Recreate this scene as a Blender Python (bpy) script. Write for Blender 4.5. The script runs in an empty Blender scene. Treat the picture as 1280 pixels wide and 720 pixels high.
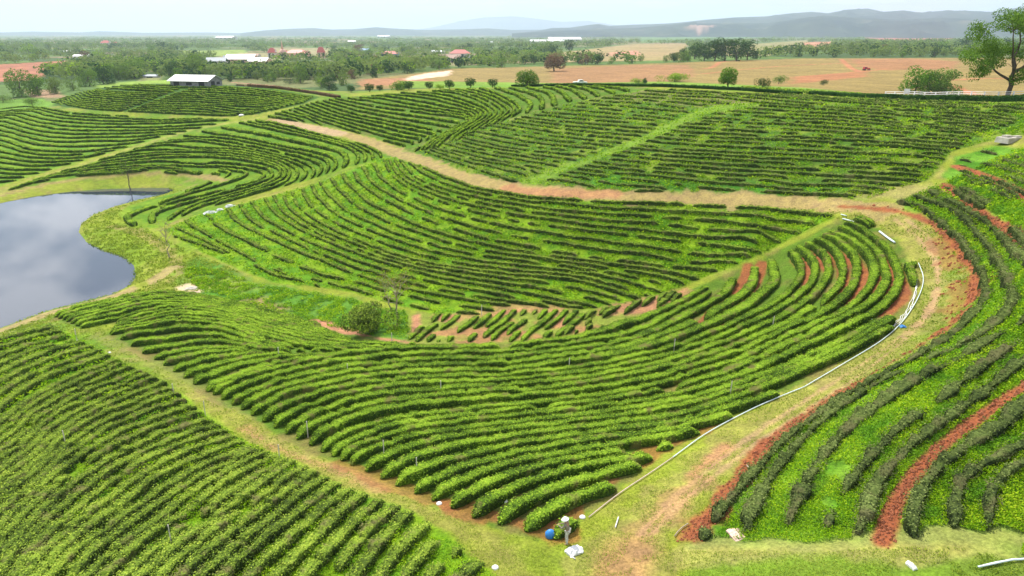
import bpy, bmesh, math, random
import numpy as np
from mathutils import Vector, Matrix

# ------------------------------------------------------------------ camera, sky, sun, exposure
scene = bpy.context.scene
COL = scene.collection
CAM_Z = 40.0
PITCH = math.radians(20.5)
F = 853.0
cam_data = bpy.data.cameras.new("camera")
cam_data.sensor_width = 36.0
cam_data.lens = 36.0 * F / 1280.0
cam_data.clip_start = 0.5
cam_data.clip_end = 60000.0
cam = bpy.data.objects.new("camera", cam_data)
COL.objects.link(cam)
cam.location = (0, 0, CAM_Z)
cam.rotation_euler = (math.pi / 2 - PITCH, 0, 0)
scene.camera = cam

SUN_EL = math.radians(54)
SUN_AZ = math.radians(-32)          # compass-like: 0 = straight ahead of the camera (+Y), negative = to the left
world = bpy.data.worlds.new("World")
scene.world = world
world.use_nodes = True
nt = world.node_tree
for n in list(nt.nodes):
    nt.nodes.remove(n)
w_out = nt.nodes.new("ShaderNodeOutputWorld")
w_bg = nt.nodes.new("ShaderNodeBackground")
w_sky = nt.nodes.new("ShaderNodeTexSky")
w_sky.sky_type = 'NISHITA'
w_sky.sun_disc = False
w_sky.sun_elevation = SUN_EL
w_sky.sun_rotation = SUN_AZ
w_sky.altitude = 400
w_sky.air_density = 1.0
w_sky.dust_density = 2.0
w_tc = nt.nodes.new("ShaderNodeTexCoord")
w_sep = nt.nodes.new("ShaderNodeSeparateXYZ")
nt.links.new(w_tc.outputs["Generated"], w_sep.inputs[0])
w_add = nt.nodes.new("ShaderNodeMath"); w_add.operation = 'ADD'; w_add.inputs[1].default_value = 0.16
nt.links.new(w_sep.outputs[2], w_add.inputs[0])
w_max = nt.nodes.new("ShaderNodeMath"); w_max.operation = 'MAXIMUM'; w_max.inputs[1].default_value = 0.05
nt.links.new(w_add.outputs[0], w_max.inputs[0])
w_cmb = nt.nodes.new("ShaderNodeCombineXYZ")
for i_ in range(2):
    d_ = nt.nodes.new("ShaderNodeMath"); d_.operation = 'DIVIDE'
    nt.links.new(w_sep.outputs[i_], d_.inputs[0]); nt.links.new(w_max.outputs[0], d_.inputs[1])
    nt.links.new(d_.outputs[0], w_cmb.inputs[i_])
w_noise = nt.nodes.new("ShaderNodeTexNoise")
w_noise.inputs["Scale"].default_value = 2.1
w_noise.inputs["Detail"].default_value = 7
w_noise.inputs["Roughness"].default_value = 0.55
w_off = nt.nodes.new("ShaderNodeVectorMath"); w_off.operation = 'ADD'; w_off.inputs[1].default_value = (3.3, 1.1, 0.4)
nt.links.new(w_cmb.outputs[0], w_off.inputs[0]); nt.links.new(w_off.outputs[0], w_noise.inputs["Vector"])
w_ramp = nt.nodes.new("ShaderNodeValToRGB")
w_ramp.color_ramp.elements[0].position = 0.45
w_ramp.color_ramp.elements[0].color = (0, 0, 0, 1)
w_ramp.color_ramp.elements[1].position = 0.56
w_ramp.color_ramp.elements[1].color = (0.9, 0.9, 0.9, 1)
nt.links.new(w_noise.outputs["Fac"], w_ramp.inputs[0])
# thin veil of cloud towards the horizon
w_hz = nt.nodes.new("ShaderNodeMapRange"); w_hz.interpolation_type = 'SMOOTHSTEP'
w_hz.inputs["From Min"].default_value = 0.10; w_hz.inputs["From Max"].default_value = 0.02
w_hz.inputs["To Min"].default_value = 0.0; w_hz.inputs["To Max"].default_value = 0.75
nt.links.new(w_sep.outputs[2], w_hz.inputs["Value"])
w_mx2 = nt.nodes.new("ShaderNodeMath"); w_mx2.operation = 'MAXIMUM'
nt.links.new(w_ramp.outputs[0], w_mx2.inputs[0]); nt.links.new(w_hz.outputs[0], w_mx2.inputs[1])
w_mix = nt.nodes.new("ShaderNodeMix"); w_mix.data_type = 'RGBA'
nt.links.new(w_mx2.outputs[0], w_mix.inputs[0])
nt.links.new(w_sky.outputs[0], w_mix.inputs[6])
w_cc = nt.nodes.new("ShaderNodeMix"); w_cc.data_type = 'RGBA'      # bright high cloud, greyer bluish veil low down
nt.links.new(w_hz.outputs[0], w_cc.inputs[0])
w_cc.inputs[6].default_value = (14.5, 14.8, 15.8, 1); w_cc.inputs[7].default_value = (6.6, 7.5, 9.4, 1)
nt.links.new(w_cc.outputs[2], w_mix.inputs[7])
nt.links.new(w_mix.outputs[2], w_bg.inputs[0])
w_bg.inputs[1].default_value = 0.092
nt.links.new(w_bg.outputs[0], w_out.inputs[0])

sun_data = bpy.data.lights.new("sun", 'SUN')
sun_data.energy = 4.7
sun_data.angle = math.radians(0.5)
sun_data.color = (1.0, 0.94, 0.82)
sun = bpy.data.objects.new("sun", sun_data)
COL.objects.link(sun)
sdir = Vector((math.sin(SUN_AZ) * math.cos(SUN_EL), math.cos(SUN_AZ) * math.cos(SUN_EL), math.sin(SUN_EL)))
sun.rotation_euler = (-sdir).to_track_quat('-Z', 'Y').to_euler()
sun.location = (0, 0, 300)

scene.view_settings.view_transform = 'Standard'
scene.view_settings.look = 'None'
scene.view_settings.gamma = 1.0
scene.view_settings.exposure = 0.40
scene.cycles.max_bounces = 5
scene.cycles.diffuse_bounces = 2
scene.cycles.glossy_bounces = 2
scene.cycles.transmission_bounces = 2
scene.cycles.volume_bounces = 1
scene.cycles.use_denoising = True
scene.cycles.sample_clamp_indirect = 4.0
rng = np.random.default_rng(7)
random.seed(7)

# ------------------------------------------------------------------ numeric helpers
def smooth(a, b, x):
    t = np.clip((x - a) / (b - a), 0, 1)
    return t * t * (3 - 2 * t)

def _hash(ix, iy, seed):
    h = (ix.astype(np.int64) * 374761393 + iy.astype(np.int64) * 668265263 + seed * 982451653) & 0xffffffff
    h = ((h ^ (h >> 13)) * 1274126177) & 0xffffffff
    h = h ^ (h >> 16)
    return (h & 0xffff) / 65535.0

def vnoise(x, y, seed=0):
    x = np.asarray(x, float); y = np.asarray(y, float)
    ix = np.floor(x); iy = np.floor(y)
    fx = x - ix; fy = y - iy
    fx = fx * fx * (3 - 2 * fx); fy = fy * fy * (3 - 2 * fy)
    a = _hash(ix, iy, seed); b = _hash(ix + 1, iy, seed)
    c = _hash(ix, iy + 1, seed); d = _hash(ix + 1, iy + 1, seed)
    return (a * (1 - fx) + b * fx) * (1 - fy) + (c * (1 - fx) + d * fx) * fy

def fbm(x, y, seed=0, octv=4):
    s = 0; a = 0.5; t = 0
    for k in range(octv):
        s = s + a * vnoise(x * 2 ** k, y * 2 ** k, seed + k * 17); t += a; a *= 0.5
    return s / t

def ray(px, py):
    px = np.asarray(px, float); py = np.asarray(py, float)
    vx = (px - 640) / F; vy = (360 - py) / F
    dy = math.cos(PITCH) + vy * math.sin(PITCH)
    dz = -math.sin(PITCH) + vy * math.cos(PITCH)
    return vx, dy, dz

# ------------------------------------------------------------------ terrain (heights in metres, pond level = 0)
CTL = [
(700,705,14.5),(640,650,13.8),(500,600,12.5),(400,540,10.5),(300,490,8),(200,450,5.5),(100,412,3),
(300,620,12.8),(150,560,11),(60,470,7),(0,425,3),(0,520,9),(0,620,13),(100,690,14.5),(0,720,15),(300,715,15),(500,715,14.8),(-80,560,10),(-100,700,15),
(680,600,13),(560,540,11),(450,480,8.5),(350,440,6.2),(250,400,3.8),(180,380,2.5),(120,395,2.2),
(500,430,5.0),(600,430,5.6),(700,435,7),(800,450,9.5),(760,540,12),(850,520,12.8),
(900,400,10.5),(950,450,13),(850,385,8.6),(960,350,12.5),(1050,380,15.5),(1130,360,18),(1100,420,17.3),(1000,470,15.3),(920,515,14.4),
(1180,330,18.8),(1190,400,18.5),(1080,470,16.6),(980,550,15.5),(860,620,14.8),(850,700,15),
(950,680,15.8),(1100,650,17),(1280,680,18),(1280,550,20),(1100,550,18),(1280,430,22),(1150,460,19.2),(1280,330,24),(1200,270,21.8),(1260,210,25),(1270,175,26.8),(1400,400,25),(1400,600,21),(1400,250,27.5),(1400,700,19),
(1100,265,19.8),(1000,252,18.8),(900,247,17.8),(800,243,16.9),(700,238,16),(620,228,15.2),(540,202,14.4),(460,172,14),(400,160,14),(340,150,14),
(620,390,5.2),(700,385,6.2),(800,378,7.5),(860,360,9.2),(960,320,13.5),(1040,280,18.2),
(520,385,4.2),(450,350,3.6),(350,345,2.4),(280,325,1.8),(240,290,2),(460,395,3),(400,375,2),(300,365,1.6),(220,360,1.2),
(700,310,10.5),(600,300,9.6),(500,290,7.6),(400,290,5),(850,300,13),(950,285,16),
(480,205,12.4),(430,230,9.4),(350,250,5.4),(300,255,4),(230,265,1.8),(350,210,8),(420,190,11.8),(180,270,1.2),
(330,158,12),(250,210,3.5),(330,200,8.3),(200,203,4.5),(100,212,3),(200,172,8),(60,222,2),(0,238,1.3),(300,178,9),(-100,245,1.3),
(60,138,9),(0,152,7),(200,150,9),(0,190,4.2),(120,172,6.4),(290,147,11.5),(-80,165,6),
(100,128,10.5),(240,138,12.5),(180,110,18.2),(240,104.5,19.3),(330,110,19.3),(300,138,13),(110,113,14.5),(160,136,11.5),
(400,122,17.5),(480,117,19.5),(560,112,21),(640,108.5,22.5),(720,107,25.0),(830,108,27),(920,112,27.2),(1000,118,27),(1100,122.5,28.2),(1200,125,29.6),(1280,127,30.4),(1380,130,31.5),
(420,145,15.4),(500,150,16.6),(570,150,18.2),(640,150,20),(640,180,18),(560,180,15.8),
(700,170,19.6),(700,200,18),(850,180,22.3),(850,140,25),(850,210,20.2),(1000,190,23.2),(1000,150,25.8),(1130,200,24.2),(1130,160,26.2),(1000,220,21),(1150,230,22.5),(1230,160,27.3),
]
CTW = [  # (px azimuth, distance, z)
(560,400,11),(560,500,10),(480,400,9.5),(480,520,8.5),(400,380,9),(400,500,6),(640,330,15.5),(640,450,11),(700,320,15.5),(720,420,12.5),(800,300,17),(850,330,16),(850,430,14),
(920,270,19.5),(920,360,16.5),(1000,230,22.3),(1000,270,20.8),(1000,320,18.6),(1100,200,22.5),(1100,260,18),(1000,500,16),(1200,180,23),(1200,250,16.5),(1200,360,18.5),(1290,170,22.5),(1290,240,15.5),(1290,360,19),(1390,300,20),
(1200,500,18),(1390,500,18),(700,560,11),(560,650,8),
(240,400,11.5),(240,520,6),(330,390,10.5),(330,520,6),(150,400,9),(150,500,5),(60,400,5.5),(60,520,4),(-40,400,5),(-60,600,4),(100,350,8.5),
(0,800,4),(300,800,4),(500,850,6),(700,850,9.5),(900,800,15),(1100,800,16),(1350,800,17),
(0,1500,4),(320,1500,4),(640,1500,6),(960,1500,13),(1300,1500,15),
(0,3200,3),(320,3200,3),(640,3200,4),(960,3200,10),(1300,3200,12),
(0,9000,1),(640,9000,1),(1300,9000,4),(0,20000,0),(640,20000,0),(1300,20000,0),
(0,20,15.5),(400,20,15.5),(640,20,15),(900,20,15.5),(1300,20,18),
(0,8,15.5),(640,8,15.5),(1300,8,17),
]
c = np.array(CTL, float)
vx, vy, vz = ray(c[:, 0], c[:, 1])
hz = np.hypot(vx, vy)
D_ = (CAM_Z - c[:, 2]) / (-vz / hz)
az_ = np.arctan2(vx, vy)
w_ = np.array(CTW, float)
wx, wy, _ = ray(w_[:, 0], 300 + 0 * w_[:, 0])
P = np.concatenate([np.stack([az_, np.log(D_)], 1), np.stack([np.arctan2(wx, wy), np.log(w_[:, 1])], 1)])
Z = np.concatenate([c[:, 2], w_[:, 2]])
SC = np.array([2.2, 1.0])
Q = P * SC
def _phi(r2):
    return 0.5 * r2 * np.log(r2 + 1e-12)
n_ = len(Q)
A_ = np.zeros((n_ + 3, n_ + 3))
A_[:n_, :n_] = _phi(((Q[:, None] - Q[None]) ** 2).sum(2)) + np.eye(n_) * 0.0004
A_[:n_, n_] = 1; A_[:n_, n_ + 1:] = Q
A_[n_, :n_] = 1; A_[n_ + 1:, :n_] = Q.T
sol = np.linalg.solve(A_, np.concatenate([Z, np.zeros(3)]))
AZL = 0.74
def tps(az, lnd):
    az = np.clip(az, -AZL, AZL); lnd = np.clip(lnd, math.log(8), math.log(20000))
    q = np.stack([az, lnd], -1).reshape(-1, 2) * SC
    out = np.empty(len(q))
    for i in range(0, len(q), 40000):
        b = q[i:i + 40000]
        r2 = (b[:, :1] - Q[None, :, 0]) ** 2 + (b[:, 1:] - Q[None, :, 1]) ** 2
        out[i:i + 40000] = _phi(r2) @ sol[:n_] + sol[n_] + b @ sol[n_ + 1:]
    return out.reshape(np.shape(az))

# grid: columns = azimuth, rows = log distance
fine = np.arange(-0.72, 0.7201, 0.00165)
left = np.linspace(-math.pi, -0.72, 42)[:-1]
right = np.linspace(0.72, math.pi, 42)[1:]
AZ = np.concatenate([left, fine, right])
L = [math.log(3.0)]
while L[-1] < math.log(24000):
    d = math.exp(L[-1])
    st = 0.05 if d < 22 else (0.0045 if d < 60 else (0.0060 if d < 170 else (0.0085 if d < 420 else (0.013 if d < 2000 else 0.03))))
    L.append(L[-1] + st)
LD = np.array(L)
AG, LG = np.meshgrid(AZ, LD)          # [ring, col]
# evaluate the spline on a coarser grid, refine linearly
azc = np.linspace(-AZL, AZL, 300); ldc = np.linspace(LD[0], LD[-1], 520)
Ac, Lc = np.meshgrid(azc, ldc)
Zc = tps(Ac, Lc)
def bil(G, xs, ys, x, y):
    xi = np.clip((x - xs[0]) / (xs[1] - xs[0]), 0, len(xs) - 1.001)
    yi = np.clip((y - ys[0]) / (ys[1] - ys[0]), 0, len(ys) - 1.001)
    i = xi.astype(int); j = yi.astype(int); fx = xi - i; fy = yi - j
    return (G[j, i] * (1 - fx) + G[j, i + 1] * fx) * (1 - fy) + (G[j + 1, i] * (1 - fx) + G[j + 1, i + 1] * fx) * fy
XG = np.exp(LG) * np.sin(AG); YG = np.exp(LG) * np.cos(AG)
ZG = bil(Zc, azc, ldc, AG, LG)

def seg_dist(x, y, poly, closed=False):
    p = np.asarray(poly, float)
    a = p if closed else p[:-1]
    b = np.roll(p, -1, 0) if closed else p[1:]
    best = np.full(np.shape(x), 1e9)
    for (ax, ay), (bx, by) in zip(a, b):
        dx, dy = bx - ax, by - ay
        l2 = dx * dx + dy * dy + 1e-12
        t = np.clip(((x - ax) * dx + (y - ay) * dy) / l2, 0, 1)
        best = np.minimum(best, (x - ax - t * dx) ** 2 + (y - ay - t * dy) ** 2)
    return np.sqrt(best)

def inside(x, y, poly):
    p = np.asarray(poly, float); q = np.roll(p, -1, 0)
    r = np.zeros(np.shape(x), bool)
    for (ax, ay), (bx, by) in zip(p, q):
        if ay == by: continue
        m = ((ay > y) != (by > y)) & (x < (bx - ax) * (y - ay) / (by - ay) + ax)
        r ^= m
    return r

def densify(pts, step=6.0, closed=False):
    p = [tuple(q) for q in pts]
    if closed: p = p + [p[0]]
    out = [p[0]]
    for a, b in zip(p[:-1], p[1:]):
        n = max(1, int(math.hypot(b[0] - a[0], b[1] - a[1]) / step))
        for k in range(1, n + 1):
            out.append((a[0] + (b[0] - a[0]) * k / n, a[1] + (b[1] - a[1]) * k / n))
    if closed: out = out[:-1]
    return np.array(out, float)

def catmull(pts, per=8):
    p = np.array(pts, float)
    if len(p) < 3: return densify(pts, 3)
    e = np.vstack([2 * p[0] - p[1], p, 2 * p[-1] - p[-2]])
    out = []
    for i in range(len(p) - 1):
        a, b, c_, d = e[i], e[i + 1], e[i + 2], e[i + 3]
        for t in np.linspace(0, 1, per, endpoint=False):
            out.append(0.5 * (2 * b + (c_ - a) * t + (2 * a - 5 * b + 4 * c_ - d) * t * t + (3 * b - a - 3 * c_ + d) * t ** 3))
    out.append(p[-1])
    return np.array(out)

def crest(px, back=0.0, dmax=300):
    """the skyline point of the near hills in the direction of a photo column, moved back by some metres"""
    vx, vy, vz = ray(px, 200.0); az = float(np.arctan2(vx, vy)); i, fx = gidx(AZ, np.array([az]))
    prof = (ZG[:, i] * (1 - fx) + ZG[:, i + 1] * fx)[:, 0]; D = np.exp(LD); m = (D < dmax) & (D > 60)
    el = np.where(m, (prof - CAM_Z) / D, -9); d = D[el.argmax()] + back
    x, y = d * math.sin(az), d * math.cos(az); return np.array([x, y, float(zt(x, y))])

def on_plane(px, py, z):
    a, b, c_ = ray(px, py)
    t = (z - CAM_Z) / c_
    return np.stack([a * t, b * t], -1)

POND_PX = [(-160,268),(-60,262),(0,254),(40,246),(85,240),(130,236.5),(180,235),(212,235),(217,238),(205,243),(172,250),(140,259),(115,269),(101,280),(98,290),(108,303),(130,313),(155,321),(167,332),(170,345),(163,356),(140,368),(100,378),(60,388),(25,401),(0,410),(-60,425),(-170,440),(-220,400),(-220,300)]
pp = densify(POND_PX, 8, True)
POND = on_plane(pp[:, 0], pp[:, 1], 0.0)
bb = (XG > POND[:, 0].min() - 40) & (XG < POND[:, 0].max() + 40) & (YG > POND[:, 1].min() - 40) & (YG < POND[:, 1].max() + 40)
dp = np.full(XG.shape, 999.0)
dp[bb] = seg_dist(XG[bb], YG[bb], POND, True)
ins = np.zeros(XG.shape, bool); ins[bb] = inside(XG[bb], YG[bb], POND)
dp = np.where(ins, -dp, dp)
bank = np.minimum(0.55, 0.25 * dp) + 0.05 * np.maximum(dp - 2.2, 0)
w1 = smooth(1.5, 13, dp)
ZG = np.where(dp < 0, np.maximum(-1.6, dp * 0.4) - 0.03, bank * (1 - w1) + np.maximum(ZG, 0.5) * w1)
# gentle unevenness
dist = np.exp(LG)
ZG = ZG + (fbm(XG / 9, YG / 9, 3) - 0.5) * 0.5 * smooth(2, 10, dp) * smooth(12, 40, dist) * (1 - smooth(1500, 3000, dist))
ZG += (fbm(XG / 160, YG / 160, 9, 3) - 0.5) * 8 * smooth(650, 1500, dist)
ZG += (fbm(XG / 700, YG / 700, 19, 3) - 0.45) * 16 * smooth(1200, 3000, dist)
ZG = np.where(dist > 19000, np.minimum(ZG, 0), ZG)

def gidx(arr, v):
    i = np.clip(np.searchsorted(arr, v) - 1, 0, len(arr) - 2)
    return i, np.clip((v - arr[i]) / (arr[i + 1] - arr[i]), 0, 1)

def zt(x, y):
    x = np.asarray(x, float); y = np.asarray(y, float)
    i, fx = gidx(AZ, np.arctan2(x, y)); j, fy = gidx(LD, np.log(np.hypot(x, y) + 1e-6))
    return (ZG[j, i] * (1 - fx) + ZG[j, i + 1] * fx) * (1 - fy) + (ZG[j + 1, i] * (1 - fx) + ZG[j + 1, i + 1] * fx) * fy

def cast(px, py=None):
    """points of the photograph -> points on the terrain (first hit)"""
    if py is None:
        a_ = np.asarray(px, float); px, py = a_[..., 0], a_[..., 1]
    px = np.atleast_1d(np.asarray(px, float)); py = np.atleast_1d(np.asarray(py, float))
    vx, vy, vz = ray(px, py)
    az = np.arctan2(vx, vy); sl = vz / np.hypot(vx, vy)
    i, fx = gidx(AZ, az)
    prof = ZG[:, i] * (1 - fx) + ZG[:, i + 1] * fx         # [ring, n]
    D = np.exp(LD)[:, None]
    gap = (CAM_Z + sl[None] * D) - prof
    hit = (gap < 0)
    k = np.where(hit.any(0), hit.argmax(0), len(LD) - 1); k = np.maximum(k, 1)
    n = np.arange(len(px))
    g0 = gap[k - 1, n]; g1 = gap[k, n]
    t = np.clip(g0 / (g0 - g1 + 1e-9), 0, 1)
    d = D[k - 1, 0] * (1 - t) + D[k, 0] * t
    return np.stack([d * np.sin(az), d * np.cos(az), CAM_Z + sl * d], -1)

def W(pts, step=6, closed=False):
    return cast(densify(pts, step, closed))[:, :2]

# ------------------------------------------------------------------ materials
def new_mat(name):
    m = bpy.data.materials.new(name); m.use_nodes = True
    t = m.node_tree
    for n in list(t.nodes): t.nodes.remove(n)
    o = t.nodes.new("ShaderNodeOutputMaterial")
    return m, t, o

def N(t, kind, **kw):
    n = t.nodes.new(kind)
    for k, v in kw.items():
        if k in n.inputs: n.inputs[k].default_value = v
        else: setattr(n, k, v)
    return n

def ramp(t, fac, stops):
    r = t.nodes.new("ShaderNodeValToRGB")
    e = r.color_ramp.elements
    while len(e) < len(stops): e.new(0.5)
    for q, (p, col) in zip(e, stops):
        q.position = p; q.color = (*col, 1)
    t.links.new(fac, r.inputs[0])
    return r.outputs[0]

def simple_mat(name, col, rough=0.8, var=0.15, scale=3.0, metallic=0.0):
    m, t, o = new_mat(name)
    b = N(t, "ShaderNodeBsdfPrincipled", Roughness=rough, Metallic=metallic)
    ge = N(t, "ShaderNodeNewGeometry")
    no = N(t, "ShaderNodeTexNoise", Scale=scale, Detail=5.0)
    t.links.new(ge.outputs["Position"], no.inputs["Vector"])
    lo = tuple(max(0, x * (1 - var)) for x in col); hi = tuple(min(1, x * (1 + var)) for x in col)
    t.links.new(ramp(t, no.outputs["Fac"], [(0.35, lo), (0.65, hi)]), b.inputs["Base Color"])
    t.links.new(b.outputs[0], o.inputs[0])
    return m

def leaf_mat(name, stops, patch=None, trans=0.3, scale=0.35, tint=None):
    """foliage: colour from a per-leaf random value, shifted by slow noise in space"""
    m, t, o = new_mat(name)
    at = N(t, "ShaderNodeAttribute", attribute_name="v")
    ge = N(t, "ShaderNodeNewGeometry")
    no = N(t, "ShaderNodeTexNoise", Scale=scale, Detail=4.0)
    t.links.new(ge.outputs["Position"], no.inputs["Vector"])
    ma = N(t, "ShaderNodeMath", operation='MULTIPLY_ADD')
    t.links.new(no.outputs["Fac"], ma.inputs[0]); ma.inputs[1].default_value = 1.3; ma.inputs[2].default_value = -0.65
    ad = N(t, "ShaderNodeMath", operation='ADD', use_clamp=True)
    t.links.new(ma.outputs[0], ad.inputs[0]); t.links.new(at.outputs["Fac"], ad.inputs[1])
    n3_ = N(t, "ShaderNodeTexNoise", Scale=6.0, Detail=3.0)
    t.links.new(ge.outputs["Position"], n3_.inputs["Vector"])
    m3 = N(t, "ShaderNodeMath", operation='MULTIPLY_ADD', use_clamp=True); m3.inputs[1].default_value = 1.1
    t.links.new(n3_.outputs["Fac"], m3.inputs[0])
    s3 = N(t, "ShaderNodeMath", operation='SUBTRACT'); s3.inputs[1].default_value = 0.55
    t.links.new(ad.outputs[0], s3.inputs[0]); t.links.new(s3.outputs[0], m3.inputs[2])
    colr = ramp(t, m3.outputs[0], stops)
    if patch:
        n2 = N(t, "ShaderNodeTexNoise", Scale=patch[1], Detail=3.0)
        t.links.new(ge.outputs["Position"], n2.inputs["Vector"])
        f = ramp(t, n2.outputs["Fac"], [(patch[2], (0, 0, 0)), (patch[2] + 0.12, (1, 1, 1))])
        mx = N(t, "ShaderNodeMix", data_type='RGBA')
        t.links.new(f, mx.inputs[0]); t.links.new(colr, mx.inputs[6]); mx.inputs[7].default_value = (*patch[0], 1)
        colr = mx.outputs[2]
    if tint:
        oi = N(t, "ShaderNodeObjectInfo")
        hs = N(t, "ShaderNodeMix", data_type='RGBA')
        hs.inputs[7].default_value = (*tint, 1)
        mm = N(t, "ShaderNodeMath", operation='MULTIPLY'); mm.inputs[1].default_value = 0.75
        t.links.new(oi.outputs["Random"], mm.inputs[0]); t.links.new(mm.outputs[0], hs.inputs[0])
        t.links.new(colr, hs.inputs[6]); colr = hs.outputs[2]
    d = N(t, "ShaderNodeBsdfDiffuse"); tr = N(t, "ShaderNodeBsdfTranslucent")
    mxs = N(t, "ShaderNodeMixShader"); mxs.inputs[0].default_value = trans
    t.links.new(colr, d.inputs[0]); t.links.new(colr, tr.inputs[0])
    t.links.new(d.outputs[0], mxs.inputs[1]); t.links.new(tr.outputs[0], mxs.inputs[2])
    t.links.new(mxs.outputs[0], o.inputs[0])
    return m

M_fresh = leaf_mat("tea_fresh", [(0.0, (0.045, 0.075, 0.018)), (0.25, (0.085, 0.16, 0.02)), (0.6, (0.24, 0.40, 0.03)), (1.0, (0.42, 0.56, 0.06))], patch=((0.19, 0.19, 0.06), 0.7, 0.58), trans=0.22)
M_mixed = leaf_mat("tea_mixed", [(0.0, (0.045, 0.07, 0.02)), (0.25, (0.09, 0.14, 0.025)), (0.6, (0.22, 0.33, 0.04)), (1.0, (0.42, 0.52, 0.07))], patch=((0.20, 0.20, 0.07), 0.9, 0.57), trans=0.22)
M_dull = leaf_mat("tea_dull", [(0.0, (0.045, 0.075, 0.02)), (0.25, (0.09, 0.14, 0.03)), (0.6, (0.20, 0.28, 0.055)), (1.0, (0.30, 0.36, 0.10))], patch=((0.18, 0.19, 0.07), 0.7, 0.58), trans=0.22)
M_rag = leaf_mat("tea_ragged", [(0.0, (0.035, 0.05, 0.02)), (0.25, (0.07, 0.10, 0.03)), (0.6, (0.14, 0.19, 0.05)), (1.0, (0.26, 0.31, 0.10))], patch=((0.14, 0.145, 0.06), 0.7, 0.54), trans=0.2)
M_weed = leaf_mat("weed_leaf", [(0.0, (0.09, 0.20, 0.008)), (0.45, (0.22, 0.42, 0.012)), (1.0, (0.46, 0.60, 0.03))], patch=((0.13, 0.30, 0.02), 0.5, 0.52), scale=0.3, trans=0.35)
M_tree = leaf_mat("tree_leaf", [(0.0, (0.045, 0.10, 0.016)), (0.5, (0.12, 0.25, 0.03)), (1.0, (0.24, 0.40, 0.05))], scale=0.2, trans=0.35, tint=(0.20, 0.25, 0.07))
M_treedark = leaf_mat("tree_leaf_dark", [(0.0, (0.02, 0.05, 0.014)), (0.5, (0.045, 0.105, 0.024)), (1.0, (0.09, 0.17, 0.035))], scale=0.2, trans=0.2)
M_bright = leaf_mat("tree_leaf_bright", [(0.0, (0.10, 0.19, 0.012)), (0.5, (0.20, 0.34, 0.015)), (1.0, (0.33, 0.48, 0.03))], scale=0.3, trans=0.35)
M_brownleaf = leaf_mat("tree_leaf_brown", [(0.0, (0.12, 0.075, 0.04)), (0.5, (0.20, 0.13, 0.075)), (1.0, (0.28, 0.20, 0.11))], scale=0.3, trans=0.2)
M_bark = simple_mat("bark", (0.10, 0.075, 0.055), 0.95, 0.35, 4)
M_paleb = simple_mat("pale_bark", (0.34, 0.28, 0.20), 0.95, 0.25, 4)
M_white = simple_mat("white_paint", (0.75, 0.75, 0.74), 0.6, 0.06)
M_pipe = simple_mat("pvc_pipe", (0.62, 0.72, 0.74), 0.4, 0.08)
M_blue = simple_mat("blue_plastic", (0.03, 0.22, 0.62), 0.4, 0.15)
M_conc = simple_mat("concrete", (0.42, 0.39, 0.34), 0.9, 0.2, 1.5)
M_roofw = simple_mat("white_roof_sheet", (0.72, 0.73, 0.75), 0.5, 0.06, 1)
M_roofr = simple_mat("red_roof_sheet", (0.52, 0.11, 0.09), 0.6, 0.2, 1)
M_roofg = simple_mat("grey_roof_sheet", (0.20, 0.24, 0.30), 0.6, 0.15, 1)
M_roofb = simple_mat("blue_roof_sheet", (0.16, 0.30, 0.48), 0.6, 0.15, 1)
M_rooft = simple_mat("tan_roof_tiles", (0.42, 0.28, 0.22), 0.8, 0.2, 1)
M_wall = simple_mat("plaster_wall", (0.55, 0.52, 0.47), 0.9, 0.12, 1)
M_wallgrey = simple_mat("block_wall", (0.27, 0.26, 0.26), 0.9, 0.2, 1)
M_pink = simple_mat("pink_plaster", (0.62, 0.36, 0.27), 0.8, 0.12, 1)
M_dark = simple_mat("dark_opening", (0.025, 0.025, 0.03), 0.6, 0.1, 1)

# ------------------------------------------------------------------ object helpers
def tag(o, label=None, cat=None, group=None, kind=None):
    if label: o['label'] = label
    if cat: o['category'] = cat
    if group: o['group'] = group
    if kind: o['kind'] = kind
    return o

def mesh_np(name, verts, quads, mats, mat_idx=None, v=None, smooth_=False, origin=None, parent=None, link=True):
    verts = np.asarray(verts, np.float32)
    if origin is not None: verts = verts - np.asarray(origin, np.float32)
    me = bpy.data.meshes.new(name)
    k = quads.shape[1]
    me.vertices.add(len(verts)); me.vertices.foreach_set("co", verts.ravel())
    me.loops.add(quads.size); me.loops.foreach_set("vertex_index", quads.astype(np.int32).ravel())
    me.polygons.add(len(quads)); me.polygons.foreach_set("loop_start", np.arange(0, quads.size, k, dtype=np.int32))
    for m in (mats if isinstance(mats, (list, tuple)) else [mats]): me.materials.append(m)
    if mat_idx is not None: me.polygons.foreach_set("material_index", mat_idx.astype(np.int32))
    me.polygons.foreach_set("use_smooth", np.full(len(quads), smooth_, bool))
    if v is not None:
        a = me.attributes.new("v", 'FLOAT', 'POINT'); a.data.foreach_set("value", v.astype(np.float32))
    me.update(calc_edges=True)
    o = bpy.data.objects.new(name, me)
    if origin is not None and parent is None: o.location = tuple(float(q) for q in origin)
    if parent is not None: o.parent = parent
    if link: COL.objects.link(o)
    return o

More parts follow.
